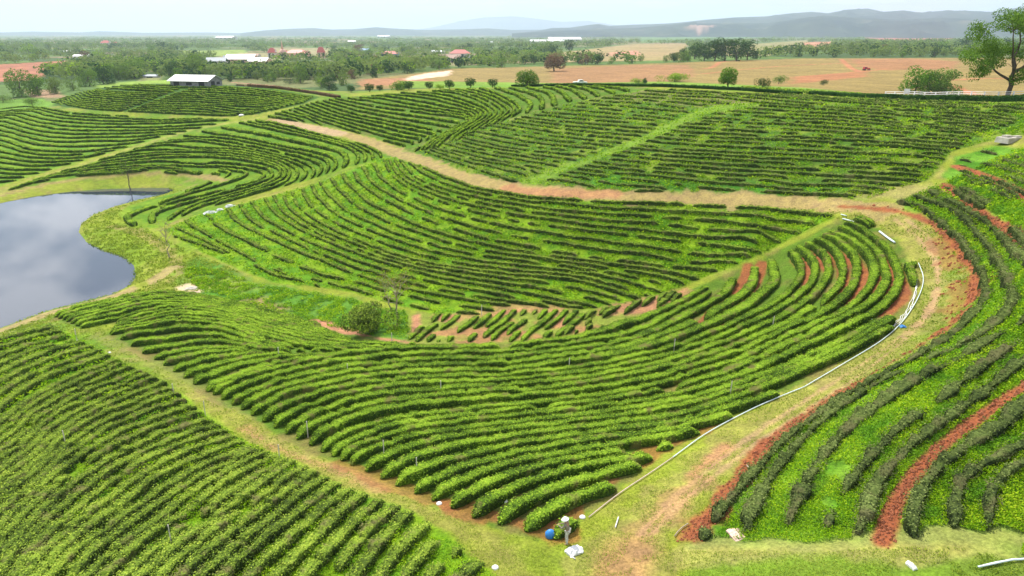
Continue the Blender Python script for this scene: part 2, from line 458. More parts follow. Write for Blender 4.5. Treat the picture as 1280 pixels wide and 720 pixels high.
class MB:
    """collects boxes, tubes, prisms into one mesh with quads/ngons"""
    def __init__(s): s.v = []; s.f = []
    def add(s, vs, fs):
        b = len(s.v); s.v += [tuple(q) for q in vs]; s.f += [tuple(b + i for i in f) for f in fs]; return s
    def box(s, c, d, rz=0.0, taper=1.0, rx=0.0):
        R = Matrix.Rotation(rz, 3, 'Z') @ Matrix.Rotation(rx, 3, 'X'); c = Vector(c); vs = []
        for z in (-1, 1):
            k = taper if z > 0 else 1
            for x, y in ((-1, -1), (1, -1), (1, 1), (-1, 1)):
                vs.append(c + R @ Vector((x * d[0] / 2 * k, y * d[1] / 2 * k, z * d[2] / 2)))
        return s.add(vs, [(3, 2, 1, 0), (4, 5, 6, 7), (0, 1, 5, 4), (1, 2, 6, 5), (2, 3, 7, 6), (3, 0, 4, 7)])
    def tube(s, pts, r, n=8):
        pts = [Vector(p) for p in pts]
        rs = r if isinstance(r, (list, tuple)) else [r] * len(pts)
        vs = []
        up = Vector((0, 0, 1))
        for i, p in enumerate(pts):
            d = (pts[min(i + 1, len(pts) - 1)] - pts[max(i - 1, 0)]).normalized()
            a = d.cross(up) if abs(d.z) < 0.9 else d.cross(Vector((0, 1, 0)))
            a.normalize(); b = d.cross(a)
            for k in range(n):
                t = 2 * math.pi * k / n
                vs.append(p + (a * math.cos(t) + b * math.sin(t)) * rs[i])
        fs = []
        for i in range(len(pts) - 1):
            for k in range(n):
                k2 = (k + 1) % n
                fs.append((i * n + k, (i + 1) * n + k, (i + 1) * n + k2, i * n + k2))
        fs.append(tuple(range(n))); fs.append(tuple(range((len(pts) - 1) * n, len(pts) * n))[::-1])
        return s.add(vs, fs)
    def build(s, name, mat, parent=None, smooth_=False, origin=None):
        me = bpy.data.meshes.new(name)
        v = s.v if origin is None else [(a - origin[0], b - origin[1], c_ - origin[2]) for a, b, c_ in s.v]
        me.from_pydata(v, [], s.f)
        bm = bmesh.new(); bm.from_mesh(me); bmesh.ops.recalc_face_normals(bm, faces=bm.faces); bm.to_mesh(me); bm.free()
        me.materials.append(mat)
        if smooth_:
            me.polygons.foreach_set("use_smooth", np.ones(len(me.polygons), bool))
        o = bpy.data.objects.new(name, me)
        if origin is not None and parent is None: o.location = origin
        if parent is not None: o.parent = parent
        COL.objects.link(o)
        return o

def empty(name, loc, rz=0.0):
    e = bpy.data.objects.new(name, None); e.location = tuple(float(q) for q in loc); e.rotation_euler = (0, 0, rz)
    e.empty_display_size = 0.5
    COL.objects.link(e); return e

_cx = np.arange(1000, 1330, 6.0); _cd = np.array([np.hypot(*crest(x_, dmax=215)[:2]) for x_ in _cx])
for _ in range(3):          # smooth line of the skyline, without its jumps
    _cp = np.polyfit(_cx / 1000, _cd, 2); _r = np.abs(np.polyval(_cp, _cx / 1000) - _cd); _k = _r < max(2.5, np.percentile(_r, 80)); _cx, _cd = _cx[_k], _cd[_k]
def crest2(px, back=0.0):
    vx, vy, _ = ray(px, 200.0); az = float(np.arctan2(vx, vy)); d = float(np.polyval(_cp, px / 1000)) + back
    x, y = d * math.sin(az), d * math.cos(az); return np.array([x, y, float(zt(x, y))])

# ------------------------------------------------------------------ blocks of the plantation (photograph outlines thrown onto the terrain)
BL = {
 'A': [(-120,445),(0,428),(40,414),(76,411),(100,425),(150,452),(208,480),(267,526),(317,560),(371,578),(425,605),(470,622),(520,640),(570,675),(610,712),(640,760),(-260,800),(-260,460)],
 'B': [(64,398),(100,385),(140,376),(200,367),(240,370),(300,378),(370,398),(425,412),(470,422),(520,429),(620,430),(700,424),(760,407),(820,382),(860,362),(880,354),(925,337),(985,307),(1048,276),(1075,272),(1100,285),(1125,305),(1143,335),(1148,362),(1130,398),(1100,425),(1050,450),(1000,482),(960,500),(900,530),(830,566),(785,600),(730,645),(706,676),(670,674),(600,655),(540,632),(470,598),(400,570),(330,535),(270,503),(240,485),(190,453),(150,430),(135,419),(146,403),(100,411)],
 'C': [(505,430),(518,392),(560,391),(600,396),(640,385),(720,385),(800,377),(850,362),(866,357),(846,376),(790,398),(740,413),(680,426),(600,430)],
 'D': [(205,288),(245,270),(290,258),(340,245),(400,228),(440,213),(470,199),(495,198),(540,212),(600,236),(660,246),(720,250),(800,254),(900,257),(980,262),(1040,267),(1042,272),(985,300),(925,330),(880,347),(850,360),(800,377),(740,386),(640,384),(600,395),(540,392),(500,383),(440,365),(395,359),(340,353),(300,337),(250,314)],
 'E': [(-60,264),(0,240.5),(80,225),(150,218.5),(200,216.5),(268,221),(280,224),(240,236),(200,246),(160,257),(148,268),(160,284),(200,285),(240,265),(330,240),(400,221),(450,205),(485,196),(465,185),(430,176),(380,163),(330,150),(300,150),(250,164),(180,184),(110,205),(40,227),(-60,256)],
 'G': [(-80,258),(-80,150),(0,135),(40,132),(70,137),(140,145),(200,148),(290,150),(270,156),(180,178),(110,199),(30,223)],
 'H': [(62,128),(100,116),(140,107),(190,104.5),(250,105),(300,107),(340,111),(400,121),(380,130),(320,143),(280,146),(200,142),(120,138),(75,133)],
 'I': [(333,147),(360,137),(410,123),(480,118),(560,113),(640,110),(720,108.5),(800,109),(815,110),(740,124),(680,139),(640,148),(615,158),(590,172),(560,188),(530,194),(515,190),(500,183),(460,170),(420,160),(370,152)],
 'J': [(520,190),(560,176),(600,159),(640,150),(700,133),(760,121),(815,111.5),(920,117),(1000,119.5),(1100,124.5),(1200,128),(1285,131),(1400,140),(1320,165),(1250,172),(1190,190),(1160,225),(1110,240),(1080,250),(1000,247),(900,242),(820,241),(740,238),(650,230),(600,222),(560,206)],
 'R': [(1110,256),(1170,232),(1195,222),(1240,250),(1320,290),(1500,400),(1500,800),(1290,690),(1130,682),(860,688),(870,665),(930,590),(1030,505),(1150,440),(1210,400),(1226,360),(1213,325),(1180,285),(1150,265)],
 'U': [(1180,222),(1195,196),(1245,182),(1300,190),(1400,225),(1400,330),(1300,285),(1240,255),(1200,232)],
}
BW = {k: W(v, 8, True) for k, v in BL.items()}

# ------------------------------------------------------------------ ground colours (what grows or lies there)
C = np.zeros(XG.shape + (3,))
dist = np.exp(LG)
n1 = fbm(XG / 3.0, YG / 3.0, 31); n2 = fbm(XG / 14.0, YG / 14.0, 41); n3 = fbm(XG / 0.9, YG / 0.9, 51, 3); n4 = fbm(XG / 60.0, YG / 60.0, 61)
def mixc(m, col):
    global C
    col = np.asarray(col, float)
    C = C * (1 - m[..., None]) + (col if col.ndim > 1 else col) * m[..., None]
LAWN = np.array((0.215, 0.265, 0.028)); LAWN2 = np.array((0.115, 0.22, 0.016)); TAN = np.array((0.32, 0.24, 0.10)); PINK = np.array((0.40, 0.205, 0.11)); RED = np.array((0.27, 0.088, 0.038))
# far country: plots
ang = 0.35
U_ = XG * math.cos(ang) + YG * math.sin(ang); V_ = -XG * math.sin(ang) + YG * math.cos(ang)
cu = np.floor(U_ / 210 + 0.6 * n4); cv = np.floor(V_ / 130 + 0.5 * n2)
hsh = _hash(cu, cv, 5)
far = np.zeros_like(C)
pal = [(0.06, 0.11, 0.03), (0.09, 0.16, 0.035), (0.07, 0.12, 0.03), (0.15, 0.17, 0.06), (0.24, 0.19, 0.10), (0.11, 0.19, 0.04)]
for i, pcol in enumerate(pal):
    m = (hsh >= i / len(pal)) & (hsh <= (i + 1) / len(pal))
    far[m] = pcol
C[:] = far * (0.75 + 0.5 * n1[..., None])
near = 1 - smooth(330, 430, dist)
# anything nearer than the crest: mown grass
lw = LAWN2 + (LAWN - LAWN2) * smooth(0.3, 0.6, n2)[..., None]
lw = lw * (1 - 0.45 * smooth(0.52, 0.75, n1)[..., None]) + TAN * 0.45 * smooth(0.52, 0.75, n1)[..., None]
C = C * (1 - near[..., None]) + lw * near[..., None]

def region(poly_w, soft=0.6, jit=1.0, lim=None):
    """soft-edged mask of a world polygon with an uneven border"""
    mn = poly_w.min(0) - 8; mx = poly_w.max(0) + 8
    bbm = (XG > mn[0]) & (XG < mx[0]) & (YG > mn[1]) & (YG < mx[1])
    m = np.zeros(XG.shape)
    if not bbm.any(): return m
    x, y = XG[bbm], YG[bbm]
    d = seg_dist(x, y, poly_w, True); d = np.where(inside(x, y, poly_w), d, -d)
    d = d + (n1[bbm] - 0.5) * 2 * jit + (n3[bbm] - 0.5) * jit
    m[bbm] = smooth(-soft, soft, d)
    return m

def stroke(pts_px, width, soft=0.4, jit=0.6, curve=True):
    p = W(catmull(pts_px) if curve else pts_px, 8)
    mn = p.min(0) - width * 3; mx = p.max(0) + width * 3
    bbm = (XG > mn[0]) & (XG < mx[0]) & (YG > mn[1]) & (YG < mx[1])
    m = np.zeros(XG.shape)
    x, y = XG[bbm], YG[bbm]
    d = seg_dist(x, y, p) + (n1[bbm] - 0.5) * 2 * jit + (n3[bbm] - 0.5) * jit
    m[bbm] = 1 - smooth(width / 2 - soft, width / 2 + soft, d)
    return m

def R_(poly_px, **k): return region(W(poly_px, 8, True), **k)
masks = {k: region(v, 0.35, 0.5) for k, v in BW.items()}
weed = np.zeros(XG.shape)
GRE = np.array((0.12, 0.29, 0.012)); DGR = np.array((0.05, 0.17, 0.012))
def ground_mix(a, b, lo=0.35, hi=0.65, n=None):
    n = n1 if n is None else n
    t = smooth(lo, hi, n)[..., None]
    return np.asarray(a) * (1 - t) + np.asarray(b) * t
BG = {
 'A': ground_mix((0.108, 0.245, 0.009), (0.173, 0.310, 0.011)),
 'B': ground_mix((0.085, 0.165, 0.014), (0.173, 0.158, 0.043), 0.45, 0.8),
 'C': ground_mix((0.302, 0.173, 0.072), (0.187, 0.245, 0.036), 0.4, 0.62),
 'D': ground_mix((0.094, 0.238, 0.009), (0.173, 0.302, 0.011)),
 'E': ground_mix((0.086, 0.202, 0.010), (0.144, 0.252, 0.014)),
 'G': ground_mix((0.101, 0.230, 0.014), (0.158, 0.274, 0.018)),
 'H': ground_mix((0.036, 0.094, 0.011), (0.058, 0.137, 0.014)),
 'I': ground_mix((0.079, 0.173, 0.011), (0.144, 0.173, 0.036), 0.4, 0.85),
 'J': ground_mix((0.065, 0.151, 0.014), (0.158, 0.230, 0.025), 0.4, 0.7),
 'R': ground_mix((0.08, 0.21, 0.012), (0.17, 0.31, 0.025)),
 'U': ground_mix((0.058, 0.187, 0.009), (0.122, 0.274, 0.022)),
}
for k, col in BG.items():
    C = C * (1 - masks[k][..., None]) + col * masks[k][..., None]
    if k in 'ADERUJG': weed = np.maximum(weed, masks[k])
# patches of J: olive-brown top, bright weeds along the diagonal gap
mixc(masks['J'] * R_([(780,110),(900,114),(990,121),(960,132),(860,132),(800,128),(740,124)], soft=3, jit=3) * 0.75, (0.17, 0.16, 0.06))
GAPJ = [(640,231),(700,209),(760,187),(815,166),(850,145),(890,132),(950,129),(945,134),(897,140),(858,153),(820,172),(762,195),(700,218),(665,234)]
mixc(masks['J'] * R_(GAPJ, soft=1, jit=2) * 0.75, (0.17, 0.29, 0.03))
mixc(masks['J'] * R_([(735,232),(745,220),(790,216),(830,225),(860,228),(1000,228),(1060,236),(1000,246),(860,241)], soft=1, jit=1.5) * 0.8, (0.05, 0.20, 0.015))
mixc(R_([(1060,244),(1130,232),(1165,228),(1185,240),(1150,250),(1110,250)], soft=1, jit=1.5), (0.28, 0.27, 0.08))
# swale: tall grass between the slopes
mixc(R_([(215,335),(250,320),(300,345),(350,360),(400,366),(450,376),(505,388),(512,425),(440,418),(400,405),(340,392),(280,380),(230,368)], soft=1, jit=1.5) * 0.85, (0.065, 0.21, 0.018))
mixc(R_([(225,345),(300,350),(330,360),(300,368),(240,360)], soft=2, jit=2) * 0.7, (0.25, 0.30, 0.05))
mixc(R_([(290,376),(330,372),(365,384),(350,396),(300,388)], soft=1, jit=1.2) * 0.8, (0.28, 0.20, 0.09))
mixc(stroke([(393,402),(415,408),(440,415)], 2.2), PINK)
mixc(stroke([(440,416),(470,422),(510,428)], 0.8), PINK * 0.9)
mixc(R_([(516,394),(524,393),(524,415),(515,420)], soft=.4, jit=.4), PINK)
mixc(stroke([(232,358),(240,362),(246,364)], 2.4, jit=.6), (0.60, 0.48, 0.30))
mixc(R_([(860,694),(1000,688),(1290,692),(1400,700),(1400,800),(800,800)], soft=.6, jit=.9) * 0.75, (0.12, 0.24, 0.02))
# yellow shore grass
mixc(R_([(101,290),(120,272),(160,260),(200,290),(240,310),(230,340),(200,352),(172,345),(150,322)], soft=2, jit=2.5) * 0.5, (0.22, 0.32, 0.02))
mixc(stroke([(140,283),(170,290),(205,310),(225,335),(212,352)], 2.0, jit=1.2) * 0.55, TAN)
# tracks
trk = np.zeros(XG.shape)
def track(m, col, k=1.0):
    global trk
    mixc(m * k, col); trk = np.maximum(trk, m * min(1, k * 1.6))
track(stroke([(-80,266),(0,244),(60,230),(120,221),(170,216.5),(230,218),(270,223),(285,228)], 2.0, jit=.5), TAN * 0.95, 0.8)
track(stroke([(-60,436),(0,414),(60,392),(120,377),(165,362),(195,349),(215,335)], 3.4, jit=.8), np.array((0.36, 0.27, 0.13)), 0.75)
track(stroke([(-40,252),(0,240),(80,213),(160,187),(240,162),(320,149)], 3.0, jit=.5), np.array((0.27, 0.29, 0.06)), 0.8)
track(stroke([(335,150),(390,160),(440,170),(480,184),(540,206),(600,228),(650,236),(740,244),(850,249),(950,252),(1050,257),(1110,266)], 3.4, jit=1.5), np.array((0.36, 0.25, 0.12)), 0.72)
track(stroke([(632,236),(670,240),(710,242),(770,243)], 2.6, jit=.8), PINK * np.array((1, .85, .85)), 0.6)
track(stroke([(345,151),(390,160),(425,168)], 4.5, jit=.6), np.array((0.42, 0.31, 0.18)), 0.8)
track(stroke([(1110,266),(1145,295),(1165,340),(1155,390),(1100,438),(1020,490),(930,550),(850,615),(800,665),(775,720),(760,780)], 3.6, jit=1.8), np.array((0.29, 0.26, 0.08)), 0.5)
for off in (0, 14):
    track(stroke([(1118 + off, 274),(1150 + off * .8, 300),(1172, 340 + off * .3),(1160 - off * .3, 390 + off * .6),(1100 - off * .4, 440 + off),(1020, 492 + off),(930, 552 + off),(850, 617 + off),(800 + off, 668)], .45, soft=.2, jit=.35), np.array((0.38, 0.26, 0.13)), 0.75)
track(stroke([(870,590),(905,560)], 0.9, jit=.8), PINK, 0.8)
track(stroke([(770,770),(790,690),(830,640),(880,600)], 1.8, jit=1.3), PINK * 0.9, 0.4)
track(R_([(735,690),(760,672),(800,670),(830,690),(800,760),(730,760)], soft=.6, jit=.9), PINK * .9, 0.45)
track(stroke([(120,418),(200,458),(270,505),(330,548),(400,580),(470,612),(550,645),(620,690),(680,760)], 1.5, jit=1.0), TAN, 0.28)
track(stroke([(305,535),(345,560),(430,590),(475,612)], 0.8, jit=.6), PINK, 0.5)
track(stroke([(860,690),(960,688),(1100,684),(1290,682),(1400,680)], 1.6, jit=.9), np.array((0.38, 0.33, 0.12)), 0.5)
mixc(stroke([(170,350),(180,360),(160,372)], 2.0), LAWN)
# red earth: bank along the track, cuts in the terraces, strips round the nose
redm = np.zeros(XG.shape)
def red(pts, w, jit=0.5, k=1.0, col=RED):
    global redm
    m = stroke(pts, w, 0.25, jit) * k
    redm = np.maximum(redm, m); mixc(m, col * 1.0)
red([(1050,258),(1105,262),(1150,272),(1180,292),(1205,318),(1218,345),(1221,372)], 0.8, 0.4, 0.95)
red([(1175,300),(1195,325),(1208,350),(1205,380)], 1.8, 1.8, 0.45)
red([(1207,388),(1190,405),(1160,425),(1120,450),(1060,487),(1010,520),(965,552),(940,580),(905,620),(880,650),(862,672)], 0.8, 0.8, 0.95)
red([(965,552),(940,580),(905,620),(880,650),(850,672)], 1.0, 1.0, 0.7)
red([(1180,232),(1205,250),(1240,276),(1282,303),(1330,330)], 1.0, 0.2)
red([(1195,208),(1235,222),(1282,246),(1330,270)], 1.2, 0.2)
red([(1300,470),(1240,510),(1190,548),(1150,585),(1125,620),(1110,655),(1103,676)], 0.85, 0.15)
for r in ([(995,322),(1011,335),(1010,350),(1002,371)], [(1004,315),(1025,325),(1035,335)], [(1033,313),(1051,324),(1054,351),(1042,382)], [(1064,318),(1078,351),(1064,382)], [(1073,307),(1093,329),(1102,371)], [(1089,300),(1113,329),(1128,367),(1107,393)], [(951,331),(946,351),(927,381),(905,400),(884,415)], [(935,333),(930,350),(920,365)], [(900,375),(880,400),(860,415)]):
    red(r, 1.3, 0.3, 0.9)
red([(945,392),(920,412),(890,432)], 0.9, 0.4, 0.6)
red([(962,452),(985,447),(1000,440)], 1.6, 0.6, 0.8, RED * 1.15)
red([(560,628),(600,640),(660,655),(700,665)], 1.7, 1.1, 0.6)
red([(425,578),(470,598),(520,618),(560,632)], 1.1, 1.0, 0.45)
red([(700,650),(760,600),(830,558),(880,532)], 1.6, 0.9, 0.6)
red([(560,400),(620,388),(660,384),(690,390),(700,400)], 3, 1.5, 0.6, PINK)
red([(760,392),(800,382),(850,372)], 3, 1.5, 0.6, PINK)
weed = weed * (1 - redm) * (1 - trk)
# country beyond the crest
openf = np.zeros(XG.shape)
def field(poly, col, k=1.0, soft=4, jit=5):
    global openf
    m = R_(poly, soft=soft, jit=jit) * k
    openf = np.maximum(openf, m * (dist > 215))
    mixc(m * (dist > 215), np.asarray(col, float))
field([(-60,84),(60,77),(97,75),(100,79),(70,90),(40,100),(-60,106)], (0.34, 0.15, 0.085))
field([(110,84),(128,80),(132,92),(112,96)], (0.50, 0.27, 0.17))
field([(220,64),(305,62),(312,69),(228,71)], (0.22, 0.30, 0.06))
OL = (0.25, 0.19, 0.062)
field([(262,84),(266,72),(300,66),(335,66),(340,60),(412,60),(412,73),(345,75),(335,84)], (0.30, 0.27, 0.13), .8, 2, 3)
field([(170,102),(200,100),(205,94),(180,94)], (0.3, 0.3, 0.12), .6, 2, 3)
field([(548,80),(552,70),(590,66),(594,76),(570,84)], (0.2, 0.22, 0.08), .6, 2, 3)
field([(262,92),(262,82),(420,78),(420,90)], (0.13, 0.22, 0.04), .9, 2, 3)
field([(450,100),(520,92),(560,86),(680,83),(800,80),(1000,73),(1290,72),(1290,130),(1150,124),(1000,112),(900,106),(640,106),(450,112)], OL)
field([(690,86),(800,81),(860,81),(870,95),(830,103),(690,104)], (0.30, 0.165, 0.075), .85)
field([(450,99),(520,97),(545,101),(500,106),(450,108)], (0.36, 0.17, 0.09), .8)
field([(505,98),(530,92),(565,88),(560,95),(530,98),(510,101)], (0.72, 0.52, 0.38), .95, 2, 3)
field([(990,96),(1080,90),(1085,96),(990,105)], (0.35, 0.15, 0.07), .85)
field([(1060,74),(1140,73),(1200,77),(1190,86),(1110,88),(1075,84)], (0.32, 0.15, 0.07), .75)
for p in ([(800,86),(880,86),(900,78),(925,75)], [(880,92),(960,84),(1030,80),(1100,77)], [(1000,96),(1060,91),(1110,86)], [(1052,74),(1062,84),(1075,90)], [(1195,108),(1215,118)], [(1190,100),(1240,98),(1290,99)]):
    mixc(stroke(p, 4, 1.5, 2.0) * (dist > 215), (0.40, 0.17, 0.08))
field([(860,62),(940,55),(1010,50),(1012,58),(960,70),(880,70)], (0.24, 0.23, 0.09))
field([(700,66),(790,55),(860,55),(850,75),(700,78)], (0.34, 0.26, 0.12), .8)
field([(760,66),(795,63),(800,69),(765,70)], (0.50, 0.25, 0.16))
field([(1022,41),(1100,40),(1192,40),(1192,50),(1100,52),(1080,47),(1030,44)], (0.33, 0.13, 0.08), 1, 6, 8)
field([(1230,37),(1290,37),(1290,42),(1230,41)], (0.33, 0.14, 0.09), 1, 6, 8)
field([(800,44),(880,41),(1000,40),(1000,45),(860,52),(800,54)], (0.10, 0.20, 0.05), .8, 8, 8)
field([(1005,53),(1040,52),(1040,60),(1005,61)], (0.46, 0.22, 0.13), .9, 4, 5)
field([(0,126),(40,122),(70,128),(60,135),(0,140),(-60,150),(-60,130)], (0.13, 0.26, 0.03), 1, 2, 2)
field([(115,108),(150,103),(200,100),(235,100),(235,104),(180,105),(130,110)], (0.22, 0.34, 0.05), 1, 2, 2)
field([(30,112),(70,112),(80,122),(40,122)], (0.36, 0.22, 0.14), .8, 2, 2)
field([(500,101),(700,104),(830,102),(930,106),(1010,110),(1085,117),(1195,120),(1200,126),(1000,116),(830,108),(500,110)], (0.14, 0.30, 0.02), .8, 2, 2)
lp = np.array([crest2(x_, .6)[:2] for x_ in range(1085, 1330, 6)])
dl = np.full(XG.shape, 99.0); mb_ = (dist < 260) & (AG > 0.4) & (AG < .75); dl[mb_] = seg_dist(XG[mb_], YG[mb_], lp)
mixc(1 - smooth(1.5, 2.0, dl), (0.46, 0.40, 0.32))
fur = 0.86 + 0.28 * vnoise(U_ / 3.5, V_ / 60, 8)
C = np.where((openf > .5)[..., None], C * (fur * (0.8 + 0.4 * n2))[..., None], C)
# lane behind the crest hedge and the concrete lane at the right
mixc(stroke([(290,103),(340,107),(400,117)], 4, .6, .4, False) * (dist > 200), (0.34, 0.19, 0.12))
for k in range(3): C[..., k] *= (0.80 + 0.40 * n3) 
C = np.clip(C, 0, 1)

# split the one sheet into ground, dirt track, red earth (same vertices on both sides of every border)
nr, nc = XG.shape
idx = np.arange(nr * nc).reshape(nr, nc)
q = np.stack([idx[:-1, :-1], idx[:-1, 1:], idx[1:, 1:], idx[1:, :-1]], -1)   # outer ring later
def facemean(m): return (m[:-1, :-1] + m[:-1, 1:] + m[1:, 1:] + m[1:, :-1]) / 4
cls = np.zeros((nr - 1, nc - 1), int)
cls[facemean(trk) > 0.42] = 1
cls[(facemean(redm) > 0.5)] = 2
m_g, t, o = new_mat("ground_cover_soil")
at = N(t, "ShaderNodeAttribute", attribute_name="albedo")
ge = N(t, "ShaderNodeNewGeometry")
na = N(t, "ShaderNodeTexNoise", Scale=5.5, Detail=6.0, Roughness=0.7); nb = N(t, "ShaderNodeTexNoise", Scale=0.9, Detail=5.0)
t.links.new(ge.outputs["Position"], na.inputs["Vector"]); t.links.new(ge.outputs["Position"], nb.inputs["Vector"])
ra = ramp(t, na.outputs["Fac"], [(0.3, (0.5, 0.52, 0.5)), (0.7, (1.4, 1.35, 1.4))])
rb = ramp(t, nb.outputs["Fac"], [(0.3, (0.82, 0.78, 0.9)), (0.7, (1.15, 1.15, 1.05))])
mu = N(t, "ShaderNodeMix", data_type='RGBA', blend_type='MULTIPLY'); mu.inputs[0].default_value = 1
mu2 = N(t, "ShaderNodeMix", data_type='RGBA', blend_type='MULTIPLY'); mu2.inputs[0].default_value = 1
t.links.new(at.outputs["Color"], mu.inputs[6]); t.links.new(ra, mu.inputs[7])
t.links.new(mu.outputs[2], mu2.inputs[6]); t.links.new(rb, mu2.inputs[7])
bs = N(t, "ShaderNodeBsdfPrincipled", Roughness=0.95); bs.inputs["Specular IOR Level"].default_value = 0.1
bu = N(t, "ShaderNodeBump", Strength=0.7, Distance=0.12)
t.links.new(na.outputs["Fac"], bu.inputs["Height"]); t.links.new(bu.outputs[0], bs.inputs["Normal"])
t.links.new(mu2.outputs[2], bs.inputs["Base Color"]); t.links.new(bs.outputs[0], o.inputs[0])
VV = np.stack([XG, YG, ZG], -1).reshape(-1, 3)
CC = np.concatenate([C, np.ones(C.shape[:2] + (1,))], -1).reshape(-1, 4)
for k, nm in ((0, "ground"), (1, "dirt_track"), (2, "red_earth")):
    qq = q[cls == k].reshape(-1, 4)
    qq = qq[:, ::-1]
    u, inv = np.unique(qq, return_inverse=True)
    verts = VV[u]; quads = inv.reshape(-1, 4)
    if k == 0:   # close the middle with a cap
        verts = np.vstack([verts, [[0, 0, float(ZG[0].mean())]]])
    ob = mesh_np(nm, verts, quads, m_g, smooth_=True)
    a = ob.data.attributes.new("albedo", 'FLOAT_COLOR', 'POINT')
    cc = CC[u]
    if k == 0: cc = np.vstack([cc, cc[:1]])
    a.data.foreach_set("color", cc.astype(np.float32).ravel())
    tag(ob, kind='structure')

# pond
m_w, t, o = new_mat("pond_water")
b = N(t, "ShaderNodeBsdfPrincipled", Roughness=0.03, IOR=1.45); b.inputs["Base Color"].default_value = (0.040, 0.050, 0.070, 1)
b.inputs["Specular IOR Level"].default_value = 0.9
ge = N(t, "ShaderNodeNewGeometry"); no = N(t, "ShaderNodeTexNoise", Scale=1.2, Detail=4.0)
t.links.new(ge.outputs["Position"], no.inputs["Vector"])
bu = N(t, "ShaderNodeBump", Strength=0.04, Distance=0.05); t.links.new(no.outputs["Fac"], bu.inputs["Height"]); t.links.new(bu.outputs[0], b.inputs["Normal"])
t.links.new(b.outputs[0], o.inputs[0])
cen = POND.mean(0)
grow = cen + (POND - cen) * 1.0
dirs = np.roll(POND, -1, 0) - np.roll(POND, 1, 0); dirs /= np.linalg.norm(dirs, axis=1)[:, None] + 1e-9
nrm = np.stack([dirs[:, 1], -dirs[:, 0]], 1)
area2 = (POND[:, 0] * np.roll(POND[:, 1], -1) - np.roll(POND[:, 0], -1) * POND[:, 1]).sum()
grow = POND + nrm * (0.5 if area2 > 0 else -0.5)
me = bpy.data.meshes.new("pond_water"); bm = bmesh.new()
vs = [bm.verts.new((float(a), float(b_), 0.0)) for a, b_ in grow]
f = bm.faces.new(vs); bmesh.ops.triangulate(bm, faces=[f]); bmesh.ops.recalc_face_normals(bm, faces=bm.faces)
for f in bm.faces:
    if f.normal.z < 0: f.normal_flip()
bm.to_mesh(me); bm.free(); me.materials.append(m_w)
po = bpy.data.objects.new("water", me); COL.objects.link(po); tag(po, kind='structure')

# ------------------------------------------------------------------ tea hedges
def resample(p, n):
    s = np.concatenate([[0], np.cumsum(np.linalg.norm(np.diff(p, axis=0), axis=1))])
    t = np.linspace(0, s[-1], n)
    return np.stack([np.interp(t, s, p[:, i]) for i in range(p.shape[1])], 1)

def guide_world(g, split=None):
    if split is not None:       # resample either side of a bend on its own, so bends line up from row to row
        p = catmull(g, 6); k = split * 6
        a = cast(p[:k + 1])[:, :2]; b = cast(p[k:])[:, :2]
        return np.vstack([resample(a, 60)[:-1], resample(b, 60)])
    p = catmull(g, 6)
    w = cast(p)[:, :2]
    d = np.hypot(w[:, 0], w[:, 1])
    ok = np.ones(len(w), bool)
    md = np.median(d)
    ok &= (d < md * 2.2)            # a stray hit beyond a ridge
    return resample(w[ok], 90)

def leaf_cards(pos, nrm, size, r, flat=0.6):
    """one small quad per point, leaning about its normal"""
    n = len(pos)
    d = nrm + r.normal(0, flat, (n, 3)); d /= np.linalg.norm(d, axis=1)[:, None] + 1e-9
    a = r.normal(0, 1, (n, 3)); a -= (a * d).sum(1)[:, None] * d; a /= np.linalg.norm(a, axis=1)[:, None] + 1e-9
    b = np.cross(d, a)
    sz = (size * r.uniform(0.6, 1.25, n))[:, None]
    asp = r.uniform(0.55, 0.95, n)[:, None]
    v = np.stack([pos - a * sz * .5, pos + b * sz * .5 * asp, pos + a * sz * .5, pos - b * sz * .5 * asp], 1)
    return v.reshape(-1, 3), np.arange(4 * n).reshape(-1, 4)

